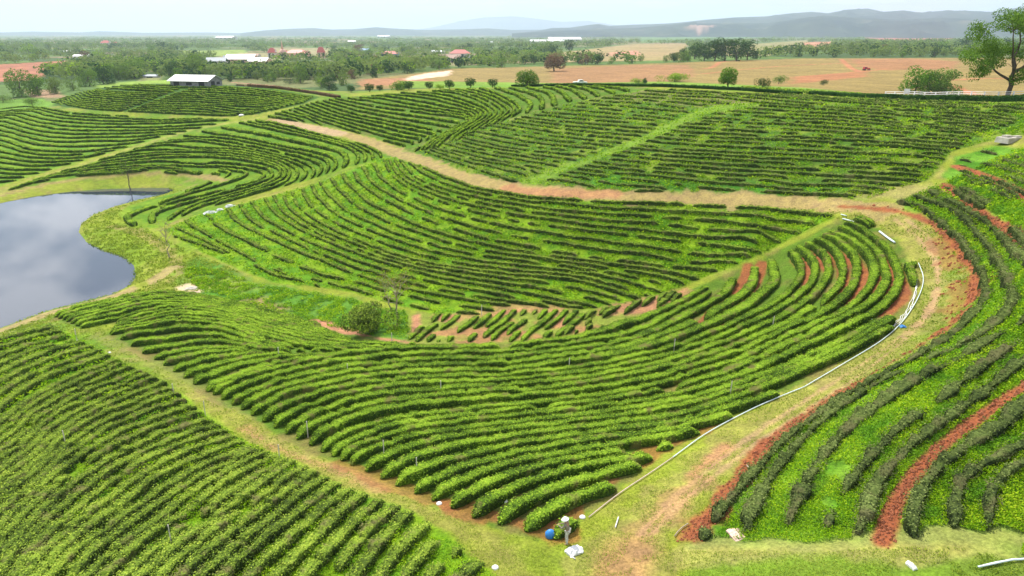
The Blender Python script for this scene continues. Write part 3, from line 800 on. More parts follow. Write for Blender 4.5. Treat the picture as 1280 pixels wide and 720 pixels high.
PROF = np.linspace(0, math.pi, 9)
def hedge_arrays(p, w, h, ridx, r, dens=1.0, lump=0.22, leafk=1.0, fluff=0.10):
    """p: stations (n,2); w half width, h height per station"""
    n = len(p); w = w * (1 - fluff); h = h * (1 - fluff)
    tg = np.gradient(p, axis=0); tg /= np.linalg.norm(tg, axis=1)[:, None] + 1e-9
    nm = np.stack([tg[:, 1], -tg[:, 0]], 1)
    z0 = zt(p[:, 0], p[:, 1])
    cx = np.sign(np.cos(PROF)) * np.abs(np.cos(PROF)) ** 0.42
    cz = np.abs(np.sin(PROF)) ** 0.42
    pr_n = np.stack([np.cos(PROF), np.sin(PROF)], 1)
    X = p[:, None, :] + nm[:, None, :] * (w[:, None] * cx[None])[..., None]
    lum = (vnoise(X[..., 0] * 1.1 + 7 * ridx, X[..., 1] * 1.1, 5) - 0.5) + 0.6 * (vnoise(X[..., 0] * 2.7, X[..., 1] * 2.7 + ridx, 6) - 0.5)
    sc = 1 + lump * 2 * lum
    X = p[:, None, :] + nm[:, None, :] * (w[:, None] * cx[None] * sc)[..., None]
    gz = zt(X[..., 0], X[..., 1])
    Zp = gz * 0.5 + z0[:, None] * 0.5 + h[:, None] * cz[None] * sc
    Zp[:, 2:-2] = (z0 + h * (1 + 0.25 * (vnoise(p[:, 0] * .9, p[:, 1] * .9, 8) - .5)))[:, None] * .6 + Zp[:, 2:-2] * .4
    Zp[:, 0] = gz[:, 0] - 0.15; Zp[:, -1] = gz[:, -1] - 0.15
    V = np.concatenate([X, Zp[..., None]], -1)
    k = len(PROF)
    ii = np.arange(n * k).reshape(n, k)
    quads = np.stack([ii[:-1, :-1], ii[1:, :-1], ii[1:, 1:], ii[:-1, 1:]], -1).reshape(-1, 4)
    # leaves
    D = np.hypot(p[:, 0], p[:, 1]).mean()
    size = min(max(0.11, D * 0.0016), 0.32) * leafk
    ln = np.linalg.norm(np.diff(p, axis=0), axis=1).sum()
    per = (2 * h.mean() + 2 * w.mean())
    cnt = int(ln * per / size ** 2 * 1.5 * dens)
    if cnt > 0:
        s = r.uniform(0, n - 1.001, cnt); a = r.uniform(0.06, 0.94, cnt) * (k - 1)
        i = s.astype(int); j = a.astype(int); fs = (s - i)[:, None]; fa = (a - j)[:, None]
        pos = (V[i, j] * (1 - fs) + V[i + 1, j] * fs) * (1 - fa) + (V[i, j + 1] * (1 - fs) + V[i + 1, j + 1] * fs) * fa
        th = a / (k - 1) * math.pi
        nr_ = np.stack([nm[i, 0] * np.cos(th), nm[i, 1] * np.cos(th), np.sin(th)], 1)
        pos = pos + nr_ * (r.uniform(-0.02, 1.0, cnt) ** 1.6)[:, None] * fluff * (0.8 + size * 2)
        lv, lq = leaf_cards(pos, nr_ + np.array([0, 0, 0.35]), size, r, 0.5)
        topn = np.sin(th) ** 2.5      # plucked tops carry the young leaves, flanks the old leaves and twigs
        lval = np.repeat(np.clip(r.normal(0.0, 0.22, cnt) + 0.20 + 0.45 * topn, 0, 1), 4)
    else:
        lv = np.zeros((0, 3)); lq = np.zeros((0, 4), int); lval = np.zeros(0)
    Vb = V.reshape(-1, 3)
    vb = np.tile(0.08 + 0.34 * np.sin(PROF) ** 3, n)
    return np.vstack([Vb, lv]), np.vstack([quads, lq + len(Vb)]), np.concatenate([vb, lval])

ORD = ["first","second","third","fourth","fifth","sixth","seventh","eighth","ninth","tenth","eleventh","twelfth","thirteenth","fourteenth","fifteenth","sixteenth","seventeenth","eighteenth","nineteenth","twentieth"]
def ordinal(n):
    if n <= 20: return ORD[n - 1]
    tens = {2: "twenty", 3: "thirty", 4: "forty"}[n // 10]
    return {20: "twentieth", 30: "thirtieth", 40: "fortieth"}[n] if n % 10 == 0 else tens + "-" + ORD[n % 10 - 1]

ALLROWS = []   # (xy stations, halfwidth) for weeds to avoid
def row_block(key, guides, counts, polys, label, group, mat, wf=0.62, hmax=1.0, gap=0.0, glen=3.0, cut=None, name='tea_hedge', dens=1.0, lump=0.2, smax=3.2, fluff=0.12, bush=0.22, mins=0.55, jitter=0.12, split=None):
    g = [guide_world(q_, split[i_] if split else None) for i_, q_ in enumerate(guides)]
    rows = []
    for i, c_ in enumerate(counts):
        for k in range(c_):
            t = k / c_
            rows.append(g[i] * (1 - t) + g[i + 1] * t)
    rows.append(g[-1])
    r = np.random.default_rng(abs(hash(key)) % 1000 if False else sum(map(ord, key)))
    made = 0; nrows = len(rows)
    for ri, rp in enumerate(rows):
        L_ = np.linalg.norm(np.diff(rp, axis=0), axis=1).sum()
        D = np.hypot(rp[:, 0], rp[:, 1]).mean()
        ds = min(max(0.2, D * 0.0036), 0.8)
        n = max(6, int(L_ / ds))
        p = resample(rp, n)
        # neighbour spacing
        sp = []
        for o_ in (ri - 1, ri + 1):
            if 0 <= o_ < nrows: sp.append(seg_dist(p[:, 0], p[:, 1], rows[o_][::3]))
        sp = np.minimum.reduce(sp) if len(sp) > 1 else sp[0]
        tg = np.gradient(p, axis=0); tg /= np.linalg.norm(tg, axis=1)[:, None] + 1e-9
        off = (fbm(p[:, 0] / 6 + ri * 3.1, p[:, 1] / 6, 77, 2) - 0.5) * 2 * jitter * np.clip(sp, 0, 3)
        p = p + np.stack([tg[:, 1], -tg[:, 0]], 1) * off[:, None]
        ok = inside(p[:, 0], p[:, 1], polys)
        if cut is not None:
            for cp in cut: ok &= ~inside(p[:, 0] + (fbm(p[:, 0], p[:, 1], 3) - .5) * 2, p[:, 1], cp)
        ok &= sp > mins
        if gap > 0:
            s = np.arange(n) * ds
            gn = vnoise(s / glen + 31.7 * ri, np.full(n, ri * 1.37), 11)
            ok &= gn > gap
        # runs
        edges = np.flatnonzero(np.diff(np.concatenate([[0], ok.astype(int), [0]])))
        Vs, Qs, vv = [], [], []; base = 0
        for a, b in zip(edges[::2], edges[1::2]):
            if (b - a) * ds < 0.9 or b - a < 4: continue
            q_ = p[a:b]; s_ = np.clip(sp[a:b], 1.5, smax)
            w = 0.5 * wf * s_ * (0.88 + 0.3 * vnoise(np.arange(b - a) * ds / 2.2, np.full(b - a, ri * 2.0), 13))
            h = np.minimum(hmax, s_ * 0.5) * (0.85 + 0.3 * vnoise(np.arange(b - a) * ds / 1.7, np.full(b - a, ri * 5.0), 14))
            sl = np.arange(b - a) * ds
            bp = np.abs(np.sin(np.pi * sl / 1.05 + 3 * vnoise(sl / 3, np.full(b - a, ri * 1.7), 15))) ** 0.5      # single bushes within the row
            nt_ = smooth(.72, .85, vnoise(sl / .55, np.full(b - a, ri * 4.1), 16))                                  # notches where a bush is low
            h = h * (1 - bush * (1 - bp)) * (1 - bush * 1.3 * nt_); w = w * (1 - .8 * bush * (1 - bp)) * (1 - bush * .6 * nt_)
            e = np.minimum(np.arange(b - a), np.arange(b - a)[::-1]) * ds
            tp = np.sqrt(np.clip(e / 0.7, 0.02, 1))
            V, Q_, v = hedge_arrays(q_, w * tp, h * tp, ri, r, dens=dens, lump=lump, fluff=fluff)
            Vs.append(V); Qs.append(Q_ + base); vv.append(v); base += len(V)
            ALLROWS.append((q_[::2], float(w.mean())))
        if not Vs: continue
        V = np.vstack(Vs); o0 = V[0].copy()
        made += 1
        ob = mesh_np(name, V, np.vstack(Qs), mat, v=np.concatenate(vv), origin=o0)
        tag(ob, label.replace('@', ordinal(made)), "tea hedge", group)
    print("ROWS", key, made, "median spacing", float(np.median(sp)))
    return made

GA = [[(72,412),(40,417),(0,429),(-60,445)],
 [(150,453),(100,472),(40,503),(0,536),(-60,590)],
 [(208,481),(125,516),(75,545),(42,578),(0,610),(-50,665)],
 [(267,528),(187,555),(125,589),(75,626),(33,668),(0,706),(-30,760)],
 [(317,562),(233,599),(167,645),(104,689),(71,722),(30,770)],
 [(371,580),(292,637),(233,680),(183,722),(150,760)],
 [(425,607),(358,659),(292,716),(255,760)],
 [(517,645),(488,672),(457,711),(425,760)],
 [(600,705),(570,735),(545,770)]]
row_block('A', GA, [8,6,6,5,5,4,5,4], BW['A'], "@ tea hedge from the pond end in the block left of the grassy track", "tea hedges in the lower left block", M_mixed, wf=0.52, hmax=0.85, gap=0.07, glen=2.0, lump=0.26, smax=2.6, fluff=0.2, bush=0.24)

GT = [[(68,397),(130,380),(200,369),(260,374),(320,387),(370,401),(410,412),(450,420),(500,427)],
 [(100,411),(147,401),(205,388),(260,388),(310,399),(360,414),(410,424),(460,429),(520,432)],
 [(138,419),(180,411),(230,405),(280,409),(320,424),(365,436),(420,441)],
 [(193,450),(250,441),(300,440),(345,443)],
 [(258,490),(300,473),(340,461),(380,453),(430,447)]]
row_block('T', GT, [6,5,4,5], BW['B'], "@ clipped tea hedge from the pond, in the corner right of the grassy track", "tea hedges at the upper left of the central block", M_fresh, wf=0.6, hmax=0.85, gap=0.04, glen=3, smax=2.4, lump=0.14, fluff=0.15, bush=0.16)
GB = [[(267,494),(310,477),(360,462),(420,450),(470,443),(540,440),(640,437),(700,430),(740,422),(790,407),(850,382),(885,360)],
 [(329,528),(370,508),(420,492),(480,482),(540,478),(640,474),(740,462),(800,450),(850,436),(920,408),(970,382),(995,358),(1000,340),(992,324),(980,312)],
 [(404,566),(440,545),(490,531),(540,522),(640,511),(740,500),(800,490),(850,478),(920,455),(980,428),(1040,402),(1075,378),(1091,352),(1087,328),(1068,308),(1034,291)],
 [(439,582),(480,562),(540,547),(640,534),(740,522),(800,514),(850,505),(920,487),(985,462),(1047,434),(1094,409),(1126,388),(1141,362),(1134,335),(1120,312),(1100,293),(1066,276)],
 [(495,608),(540,590),(600,572),(680,556),(740,548),(800,541),(850,533),(920,514),(985,489),(1060,452),(1115,423),(1151,392),(1168,360),(1158,330),(1140,305),(1115,285),(1080,268)],
 [(591,648),(640,618),(690,600),(740,588),(800,578),(850,568),(900,556),(985,526),(1075,490),(1140,455),(1190,410),(1205,365),(1195,325),(1170,292),(1140,272),(1100,258)],
 [(691,674),(720,655),(760,635),(800,620),(850,600),(900,582),(985,548),(1085,502),(1155,464),(1210,415),(1230,365),(1220,320),(1190,282),(1155,262),(1110,250)]]
GBc = [W([(884,358),(925,340),(985,309),(1048,279),(1052,284),(990,313),(930,345),(888,366)], 8, True)]
row_block('B', GB, [5,5,3,3,4,3], BW['B'], "@ long clipped tea hedge outward from the bowl's centre in the big central block", "long tea hedges of the central block", M_fresh, wf=0.53, hmax=0.95, gap=0.05, glen=2.2, cut=GBc, lump=0.14, smax=2.7, split=[10, 12, 12, 12, 12, 11, 10], fluff=0.13, bush=0.16)

GC = []
for x in range(508, 700, 13):
    GC.append([(x, 428), (x + 14, 415), (x + 30, 404), (x + 46, 388)])
row_block('C', GC, [1] * (len(GC) - 1), BW['C'], "@ short diagonal tea hedge from the left in the small orange soil patch", "short diagonal tea hedges on orange soil", M_fresh, wf=0.48, hmax=0.55, gap=0.30, glen=2.2)
GC2 = [[(x, 425 - (x - 690) * .25), (x + 22, 408 - (x - 690) * .25), (x + 44, 392 - (x - 690) * .25)] for x in range(702, 830, 15)]
row_block('c', GC2, [1] * (len(GC2) - 1), BW['C'], "@ sparse short tea hedge from the left on the bare saddle between the slopes", "sparse tea hedges on the saddle", M_mixed, wf=0.5, hmax=0.8, gap=0.42, glen=1.6, bush=0.5)

GD = [[(205,292),(240,303),(300,324),(345,345),(395,356)],
 [(232,277),(262,296),(300,316),(342,338),(400,352),(444,363),(490,377),(540,388),(600,393)],
 [(285,262),(300,280),(340,300),(390,322),(440,342),(500,360),(560,372),(620,381),(690,387)],
 [(330,248),(345,268),(380,290),(440,315),(500,335),(560,350),(640,364),(700,376),(750,385)],
 [(366,240),(372,258),(398,278),(444,300),(498,320),(560,334),(640,344),(720,352),(787,371),(815,379)],
 [(400,228),(412,245),(440,268),(490,290),(545,308),(600,320),(660,328),(720,336),(787,346),(845,362)],
 [(440,214),(457,235),(490,256),(540,278),(600,297),(660,309),(720,320),(798,330),(900,340)],
 [(480,201),(490,220),(520,240),(570,259),(640,276),(720,288),(800,297),(880,306),(965,318)],
 [(500,201),(520,222),(560,238),(620,252),(700,264),(780,270),(860,275),(930,282),(1015,294)],
 [(522,207),(560,224),(600,237),(660,247),(730,252),(800,255),(880,258),(960,262),(1042,272)]]
row_block('D', GD, [2,2,3,3,3,3,3,3,2], BW['D'], "@ weedy tea hedge up from the green swale on the big middle slope", "tea hedges on the big middle slope", M_mixed, wf=0.4, hmax=0.6, gap=0.17, glen=2.0, smax=2.6, lump=0.3, fluff=0.24, bush=0.32)

GE = [[(-60,262),(0,238.5),(80,223),(150,216.5),(200,214),(268,218),(274,219),(270,222),(262,224)],
 [(-20,248),(60,221),(150,210),(220,208),(290,210),(322,215),(331,221),(315,230),(270,241),(225,252),(185,262),(160,274),(170,284)],
 [(40,228),(120,208),(190,199),(240,197),(290,199),(342,209),(350,220),(338,229),(305,241),(262,252),(232,262),(210,276)],
 [(100,205),(180,193),(270,191),(330,200),(356,210),(362,221),(348,233),(310,245),(275,255),(248,264),(240,270)],
 [(180,183),(240,177),(300,185),(350,196),(385,207),(393,218),(378,232),(350,246)],
 [(252,165),(300,172),(360,185),(405,194),(420,205),(412,220),(392,236)],
 [(300,154),(350,165),(400,176),(435,186),(447,197),(441,212),(428,226)],
 [(330,149),(380,161),(430,175),(468,189),(476,198),(470,210)]]
row_block('E', GE, [3,2,2,3,3,2,3], BW['E'], "@ smooth tea hedge up from the pond's far bank, below the diagonal track", "tea hedges on the slope behind the pond", M_fresh, wf=0.46, hmax=0.8, gap=0.05, glen=5, smax=3.6, split=[5, 6, 6, 5, 5, 4, 4, 4], mins=0.4)

GG = [[(0,137),(40,134),(100,143),(200,147),(290,148)],
 [(-30,152),(20,142),(60,150),(120,155),(200,155),(285,151)],
 [(-50,160),(0,152),(40,162),(90,168),(170,167),(240,164)],
 [(-60,170),(0,175),(40,187),(100,190),(160,184)],
 [(-70,195),(0,203),(40,208),(90,205),(110,200)],
 [(-70,222),(-30,226),(0,228),(25,225)]]
row_block('G', GG, [3,3,4,4,4], BW['G'], "@ faint tea hedge from the top on the left slope above the diagonal track", "tea hedges on the far left slope", M_fresh, wf=0.38, hmax=0.75, gap=0.06, glen=8, smax=4.5)
GH = [[(66,128),(120,137),(200,141),(280,145),(310,144)],
 [(80,121),(150,128),(220,130),(300,133),(350,136)],
 [(110,113),(170,117),(240,118),(310,122),(380,129)],
 [(150,107),(200,108),(240,108),(310,112),(390,123)]]
GHc = [W([(150,141),(154,141),(232,112),(228,111)], 6, True)]
row_block('H', GH, [5,5,4], BW['H'], "@ dense tea hedge from the bottom on the rounded hill below the white roofed building", "tea hedges on the rounded far hill", M_fresh, wf=0.5, hmax=0.8, gap=0.02, glen=10, smax=4.2, cut=GHc)

GI = [[(335,146),(360,150),(385,155),(388,157)],
 [(362,138),(400,151),(440,164),(470,174),(503,182),(506,184)],
 [(395,128),(440,142),(480,151),(540,163),(553,166),(551,169),(547,172)],
 [(420,124),(470,134),(530,142),(583,150),(560,163),(533,180),(518,190)],
 [(480,119),(530,122.5),(570,132),(600,143),(588,156),(560,172),(545,186)],
 [(540,114),(575,118.5),(605,130),(620,143),(605,156),(585,170)],
 [(600,111),(630,122),(650,137),(640,147)],
 [(680,109.5),(700,115.5),(712,128)],
 [(740,109),(770,111),(785,115)]]
row_block('I', GI, [3,5,3,4,3,4,4,4], BW['I'], "@ bright bent tea hedge from the left on the shoulder above the upper track", "bent tea hedges on the upper left shoulder", M_fresh, wf=0.42, hmax=0.75, gap=0.07, glen=4, smax=3.6, split=[2, 5, 4, 3, 3, 3, 2, 1, 1])

GJ = [[(530,190),(580,207),(625,221),(650,228),(720,237),(800,239)],
 [(548,183),(600,197),(660,208),(720,217),(800,226),(900,237),(1000,243),(1070,246)],
 [(575,172),(640,186),(720,195),(800,204),(900,212),(1000,218),(1100,224),(1150,228)],
 [(608,157),(680,169),(760,178),(860,188),(960,193),(1060,198),(1175,205)],
 [(645,146),(700,152),(780,159),(880,167),(980,172),(1080,178),(1200,186)],
 [(705,132),(780,139),(880,148),(980,152),(1080,158),(1220,168)],
 [(765,120),(840,124),(920,131),(1000,136),(1100,143),(1260,158)],
 [(825,112),(900,117),(1000,124.5),(1100,132),(1285,147)],
 [(850,111.5),(920,115),(1000,120.5),(1100,125.8),(1285,133)]]
GJc = [W(GAPJ, 8, True)]
row_block('J', GJ, [3,4,4,4,4,4,3,3], BW['J'], "@ thin brownish tea hedge up from the track on the slope below the white fence", "thin tea hedges on the wide upper slope", M_dull, wf=0.34, hmax=0.52, gap=0.2, glen=2.0, cut=GJc, smax=2.7, lump=0.3, fluff=0.2, bush=0.35)

GR = [[(1120,253),(1162,268),(1192,295),(1217,325),(1231,355),(1226,385),(1195,417),(1150,445),(1090,477),(1040,507),(985,550),(935,598),(897,640),(872,675)],
 [(1140,246),(1195,268),(1232,308),(1255,345),(1262,375),(1250,400),(1207,430),(1136,463),(1080,492),(1030,525),(985,572),(945,632),(930,670)],
 [(1160,240),(1220,272),(1262,310),(1300,350),(1300,390),(1236,430),(1160,472),(1120,494),(1070,530),(1030,575),(996,632),(985,660)],
 [(1182,234),(1240,270),(1300,320),(1345,360),(1335,395),(1276,427),(1184,494),(1120,542),(1075,588),(1042,630),(1030,665)],
 [(1200,236),(1270,280),(1350,330),(1400,370),(1370,405),(1280,453),(1240,487),(1192,521),(1145,555),(1112,590),(1088,630),(1075,670)],
 [(1250,262),(1340,310),(1450,390),(1400,440),(1310,495),(1250,535),(1195,570),(1160,605),(1142,640),(1138,672)],
 [(1290,275),(1400,340),(1500,430),(1430,480),(1350,520),(1280,560),(1220,590),(1195,620),(1188,660)],
 [(1330,295),(1450,350),(1540,450),(1440,530),(1330,565),(1262,595),(1240,630),(1236,665)],
 [(1400,320),(1560,480),(1440,570),(1340,605),(1292,630),(1284,680)]]
row_block('R', GR, [1,1,1,1,1,1,1,1], BW['R'], "@ ragged dark tea hedge outward from the red bank on the right terraces", "ragged tea hedges on the right-hand terraces", M_rag, wf=0.58, hmax=0.9, gap=0.10, glen=1.6, lump=0.6, smax=2.0, jitter=0.16, split=[4, 4, 3, 3, 3, 3, 2, 2, 1], fluff=0.34, bush=0.5)
GU = [[(1205,226),(1250,244),(1300,272)], [(1198,214),(1245,228),(1300,252)], [(1200,200),(1245,210),(1300,228)], [(1225,190),(1270,198),(1300,205)]]
row_block('U', GU, [2,2,2], BW['U'], "@ ragged tea hedge up from the red cut below the concrete channel", "ragged tea hedges on the far right shoulder", M_rag, wf=0.34, hmax=0.6, gap=0.26, glen=2.0, lump=0.4, smax=2.4, fluff=0.35, bush=0.5)
PM = W([(926,108.5),(1000,110),(1090,118),(1090,123),(1010,117.5),(930,113)], 8, True)
GM = [[(x, 108.8 + (x - 930) * .06), (x + 9, 113 + (x - 930) * .055), (x + 13, 117 + (x - 930) * .05)] for x in range(928, 1090, 9)]
row_block('M', GM, [1] * (len(GM) - 1), PM, "@ short tea hedge from the left in the narrow field just beyond the crest lane", "short tea hedges beyond the crest lane", M_fresh, wf=0.45, hmax=0.7, smax=3.5, dens=0.6)

# ------------------------------------------------------------------ weeds between the rows: uncountable, one object
rw = np.random.default_rng(21)
def scatter_px(poly, n):
    p = np.array(poly, float); mn = p.min(0); mx = p.max(0)
    out = np.zeros((0, 2))
    while len(out) < n:
        c_ = rw.uniform(mn, mx, (n * 2, 2)); c_ = c_[inside(c_[:, 0], c_[:, 1], p)]
        out = np.vstack([out, c_])
    return out[:n]
def gl(G, x, y):
    i, fx = gidx(AZ, np.arctan2(x, y)); j, fy = gidx(LD, np.log(np.hypot(x, y)))
    return G[j + (fy > .5), i + (fx > .5)]
def weeds(name, poly, n, mat, kk, up=0.5, need=0.5, thr=0.42, clump=0.0, grid=None):
    g = cast(scatter_px(poly, n))
    g = g[np.hypot(g[:, 0], g[:, 1]) < 330]
    mk = gl(weed if grid is None else grid, g[:, 0], g[:, 1])
    g = g[(mk > need) & (fbm(g[:, 0] / 1.3, g[:, 1] / 1.3, 91, 3) > thr)]
    D = np.hypot(g[:, 0], g[:, 1])
    size = np.clip(D * 0.0030, 0.08, 0.5) * kk
    nn = np.stack([rw.normal(0, .5, len(g)), rw.normal(0, .5, len(g)), np.full(len(g), 1.0)], 1)
    g = g + np.stack([0 * D, 0 * D, rw.uniform(0.02, 1.0, len(g)) * size * up + 0.03 + clump * smooth(.35, .75, fbm(g[:, 0] / 1.1, g[:, 1] / 1.1, 93, 2))], 1)
    v, q_ = leaf_cards(g, nn, size, rw, 0.7)
    val = np.repeat(np.clip(rw.normal(0.5, 0.22, len(g)), 0, 1), 4)
    ob = mesh_np(name, v, q_, mat, v=val, origin=g.mean(0)); tag(ob, kind='stuff', cat='weeds')
    return ob
tag(weeds('weed_cover', [(-40,420),(100,420),(300,550),(620,710),(620,740),(-40,740)], 80000, M_weed, 1.0, 1.2, thr=.36, clump=.3), "bright green weeds growing between the hedges at the lower left")
tag(weeds('weed_cover', [(880,690),(1010,510),(1160,430),(1225,360),(1130,250),(1290,180),(1290,700)], 120000, M_weed, 0.9, 1.2, thr=.2, clump=.12), "lush green weeds covering the right-hand terraces between ragged hedges")
tag(weeds('weed_cover', BL['D'], 60000, M_weed, 0.9, 1.0), "yellow green weeds between the hedges of the middle slope")
tag(weeds('weed_cover', BL['J'], 60000, M_weed, 0.8, 1.0), "green weeds between the thin hedges of the upper slope")
swale = masks_swale = R_([(225,345),(250,326),(300,350),(350,362),(400,368),(450,378),(505,390),(512,422),(440,416),(400,403),(340,394),(280,384)], soft=1, jit=1)
tag(weeds('tall_grass', [(215,330),(520,380),(520,430),(280,392)], 30000, M_weed, 0.8, 1.5, grid=swale), "tall green grass growing in the swale between the two slopes")

# short grass tufts on the tracks and the lawns, and loose clods on the red cuts
M_lawn = leaf_mat("lawn_grass", [(0.0, (0.10, 0.18, 0.012)), (0.5, (0.22, 0.31, 0.025)), (1.0, (0.40, 0.46, 0.07))], scale=0.25, trans=0.3)
vegm = 1 - np.maximum.reduce([masks[k] for k in masks])
vegm = vegm * (1 - redm) * (1 - .55 * trk)
o = weeds('short_grass', [(-40,405),(130,405),(640,640),(720,660),(1000,470),(1140,400),(1150,300),(1000,262),(1240,262),(1240,400),(880,690),(1290,680),(1290,730),(560,740),(480,680),(300,570),(60,425),(-40,440)], 90000, M_lawn, 0.62, 0.8, grid=vegm, thr=.40); tag(o, "short yellow green grass tufts on the grassy tracks")
o = weeds('short_grass', [(95,262),(215,235),(280,235),(150,265),(205,300),(300,340),(230,372),(60,405),(0,430),(0,410),(165,350),(110,305)], 26000, M_lawn, 0.62, 0.8, grid=vegm, thr=.38); tag(o, "sunlit yellow green grass on the point and banks beside the pond")
cl = cast(scatter_px([(820,700),(1000,500),(1180,400),(1160,270),(1050,250),(1180,220),(1290,240),(1290,480),(1100,700)], 60000))
cl = np.vstack([cl, cast(scatter_px([(400,560),(720,690),(760,600),(900,510),(560,560)], 16000))])
mk = gl(redm, cl[:, 0], cl[:, 1]); cl = cl[mk > rw.uniform(.15, .9, len(cl))][:1300]
sz = np.clip(np.hypot(cl[:, 0], cl[:, 1]) * .0022, .05, .16) * rw.uniform(.5, 1.5, len(cl))
octv_ = np.array([(1, 0, 0), (0, 1, 0), (-1, 0, 0), (0, -1, 0), (0, 0, .8), (0, 0, -.5)]); octf = np.array([(0, 1, 4), (1, 2, 4), (2, 3, 4), (3, 0, 4), (1, 0, 5), (2, 1, 5), (3, 2, 5), (0, 3, 5)])
v = (cl[:, None, :] + octv_[None] * sz[:, None, None] * rw.uniform(.6, 1.4, (len(cl), 6, 1)) + np.array([0, 0, .02])).reshape(-1, 3)
f = (octf[None] + 6 * np.arange(len(cl))[:, None, None]).reshape(-1, 3)
o = mesh_np('soil_clods', v, f, simple_mat("clod_soil", (.27, .088, .038), 1.0, .35, 8), origin=cl.mean(0)); tag(o, "loose clods of red earth along the cuts", kind='stuff')

# boundary hedge and lanes on the crest are painted / planted after the terrain is known
def plant_hedge(pts, w, h, label, name='boundary_hedge', mat=None, group=None, curve=False):
    g = np.array(pts) if 'right edge' in label else W(catmull(pts, 6) if curve else pts, 5)
    L_ = np.linalg.norm(np.diff(g, axis=0), axis=1).sum()
    p = resample(g, max(6, int(L_ / 0.6)))
    V, Q_, v = hedge_arrays(p, np.full(len(p), w), np.full(len(p), h), 3, rw, dens=0.8, lump=0.25)
    o = mesh_np(name, V, Q_, mat or M_treedark, v=v, origin=V[0]); tag(o, label, "hedge", group)
plant_hedge([(640,108.6),(720,107),(830,108.5),(925,113),(1000,119)], 0.8, 0.75, "thin dark hedge on the crest left of the white fence")
plant_hedge([tuple(crest2(x_, -6)[:2]) for x_ in range(1002, 1330, 6)], 0.9, 0.85, "thick dark hedge in front of the white fence at the right edge")
plant_hedge([(296,107),(345,110.5),(395,117.5),(424,122.5)], 0.8, 1.0, "low brown hedge along the lane beside the rounded hill", mat=M_brownleaf)

# ------------------------------------------------------------------ trees
def crown_arrays(blobs, n, size, r, flat=0.5, flatten=1.0):
    b = np.array(blobs, float)            # x y z rx rz
    wgt = b[:, 3] ** 2; wgt /= wgt.sum()
    k = r.choice(len(b), n, p=wgt)
    d = r.normal(0, 1, (n, 3)); d /= np.linalg.norm(d, axis=1)[:, None]
    rad = r.uniform(0.6, 1.05, n) ** 0.6
    pos = b[k, :3] + d * np.stack([b[k, 3], b[k, 3], b[k, 4]], 1) * rad[:, None]
    v, q_ = leaf_cards(pos, d + np.array([0, 0, 0.3]), size, r, flat)
    val = np.repeat(np.clip(r.normal(0.5, 0.22, n), 0, 1), 4)
    return v, q_, val

def limb(mb, a, b, r0, r1, r, bend=0.06, n=5):
    a = Vector(a); b = Vector(b); L_ = (b - a).length; pts = []
    for i in range(n):
        t = i / (n - 1)
        j = Vector((r.normal(), r.normal(), r.normal() * .5)) * L_ * bend * (0 if i in (0, n - 1) else 1)
        pts.append(a.lerp(b, t) + j)
    mb.tube(pts, [r0 + (r1 - r0) * i / (n - 1) for i in range(n)], 7)
    return pts

def tree_blobs(kind, r):
    if kind == 'round': return [(0, 0, .55, .36, .36)] + [(.22 * math.cos(a), .22 * math.sin(a), r.uniform(.3, .72), .2, .2) for a in np.linspace(0, 5.5, 7)]
    if kind == 'broad': return [(r.uniform(-.36, .36), r.uniform(-.36, .36), z, r.uniform(.16, .26), r.uniform(.13, .2)) for z in np.linspace(.2, .82, 16)]
    if kind == 'tall': return [(r.uniform(-.14, .14), r.uniform(-.14, .14), z, .24 - .15 * abs(z - .4), .14) for z in np.linspace(.15, .88, 9)]
    if kind == 'airy': return [(r.uniform(-.26, .26), r.uniform(-.26, .26), z, r.uniform(.18, .24), r.uniform(.13, .17)) for z in np.linspace(.28, .85, 22)]
    if kind == 'bush': return [(r.uniform(-.55, .55), r.uniform(-.5, .5), r.uniform(.25, .62), r.uniform(.25, .38), r.uniform(.22, .34)) for _ in range(9)]
PROTO = {}
def proto(kind, mat, ncards, size, seed, parts):
    key = (kind, mat.name, ncards, seed, parts)
    if key in PROTO: return PROTO[key]
    r = np.random.default_rng(seed)
    bl = tree_blobs(kind, r)
    v, q_, val = crown_arrays(bl, ncards, size, r)
    mb = MB()
    top = .55
    limb(mb, (0, 0, -.04), (0.01, 0.01, top), .035, .018, r)
    for b_ in bl[:7]: limb(mb, (0, 0, r.uniform(.22, .45)), (b_[0] * .9, b_[1] * .9, b_[2]), .016, .005, r, .05, 4)
    if parts:
        cm = mesh_np("crown", v, q_, mat, v=val, link=False).data
        tm = bpy.data.meshes.new("trunk"); tm.from_pydata(mb.v, [], mb.f); tm.materials.append(M_bark)
        PROTO[key] = (cm, tm)
    else:
        # trunk quads only, joined into the one mesh
        tv = np.array(mb.v); tq = np.array([f for f in mb.f if len(f) == 4])
        V = np.vstack([v, tv]); Q_ = np.vstack([q_, tq + len(v)])
        mi = np.concatenate([np.zeros(len(q_)), np.ones(len(tq))])
        PROTO[key] = (mesh_np("tree", V, Q_, [mat, M_bark], mat_idx=mi, v=np.concatenate([val, np.full(len(tv), .4)]), link=False).data, None)
    return PROTO[key]

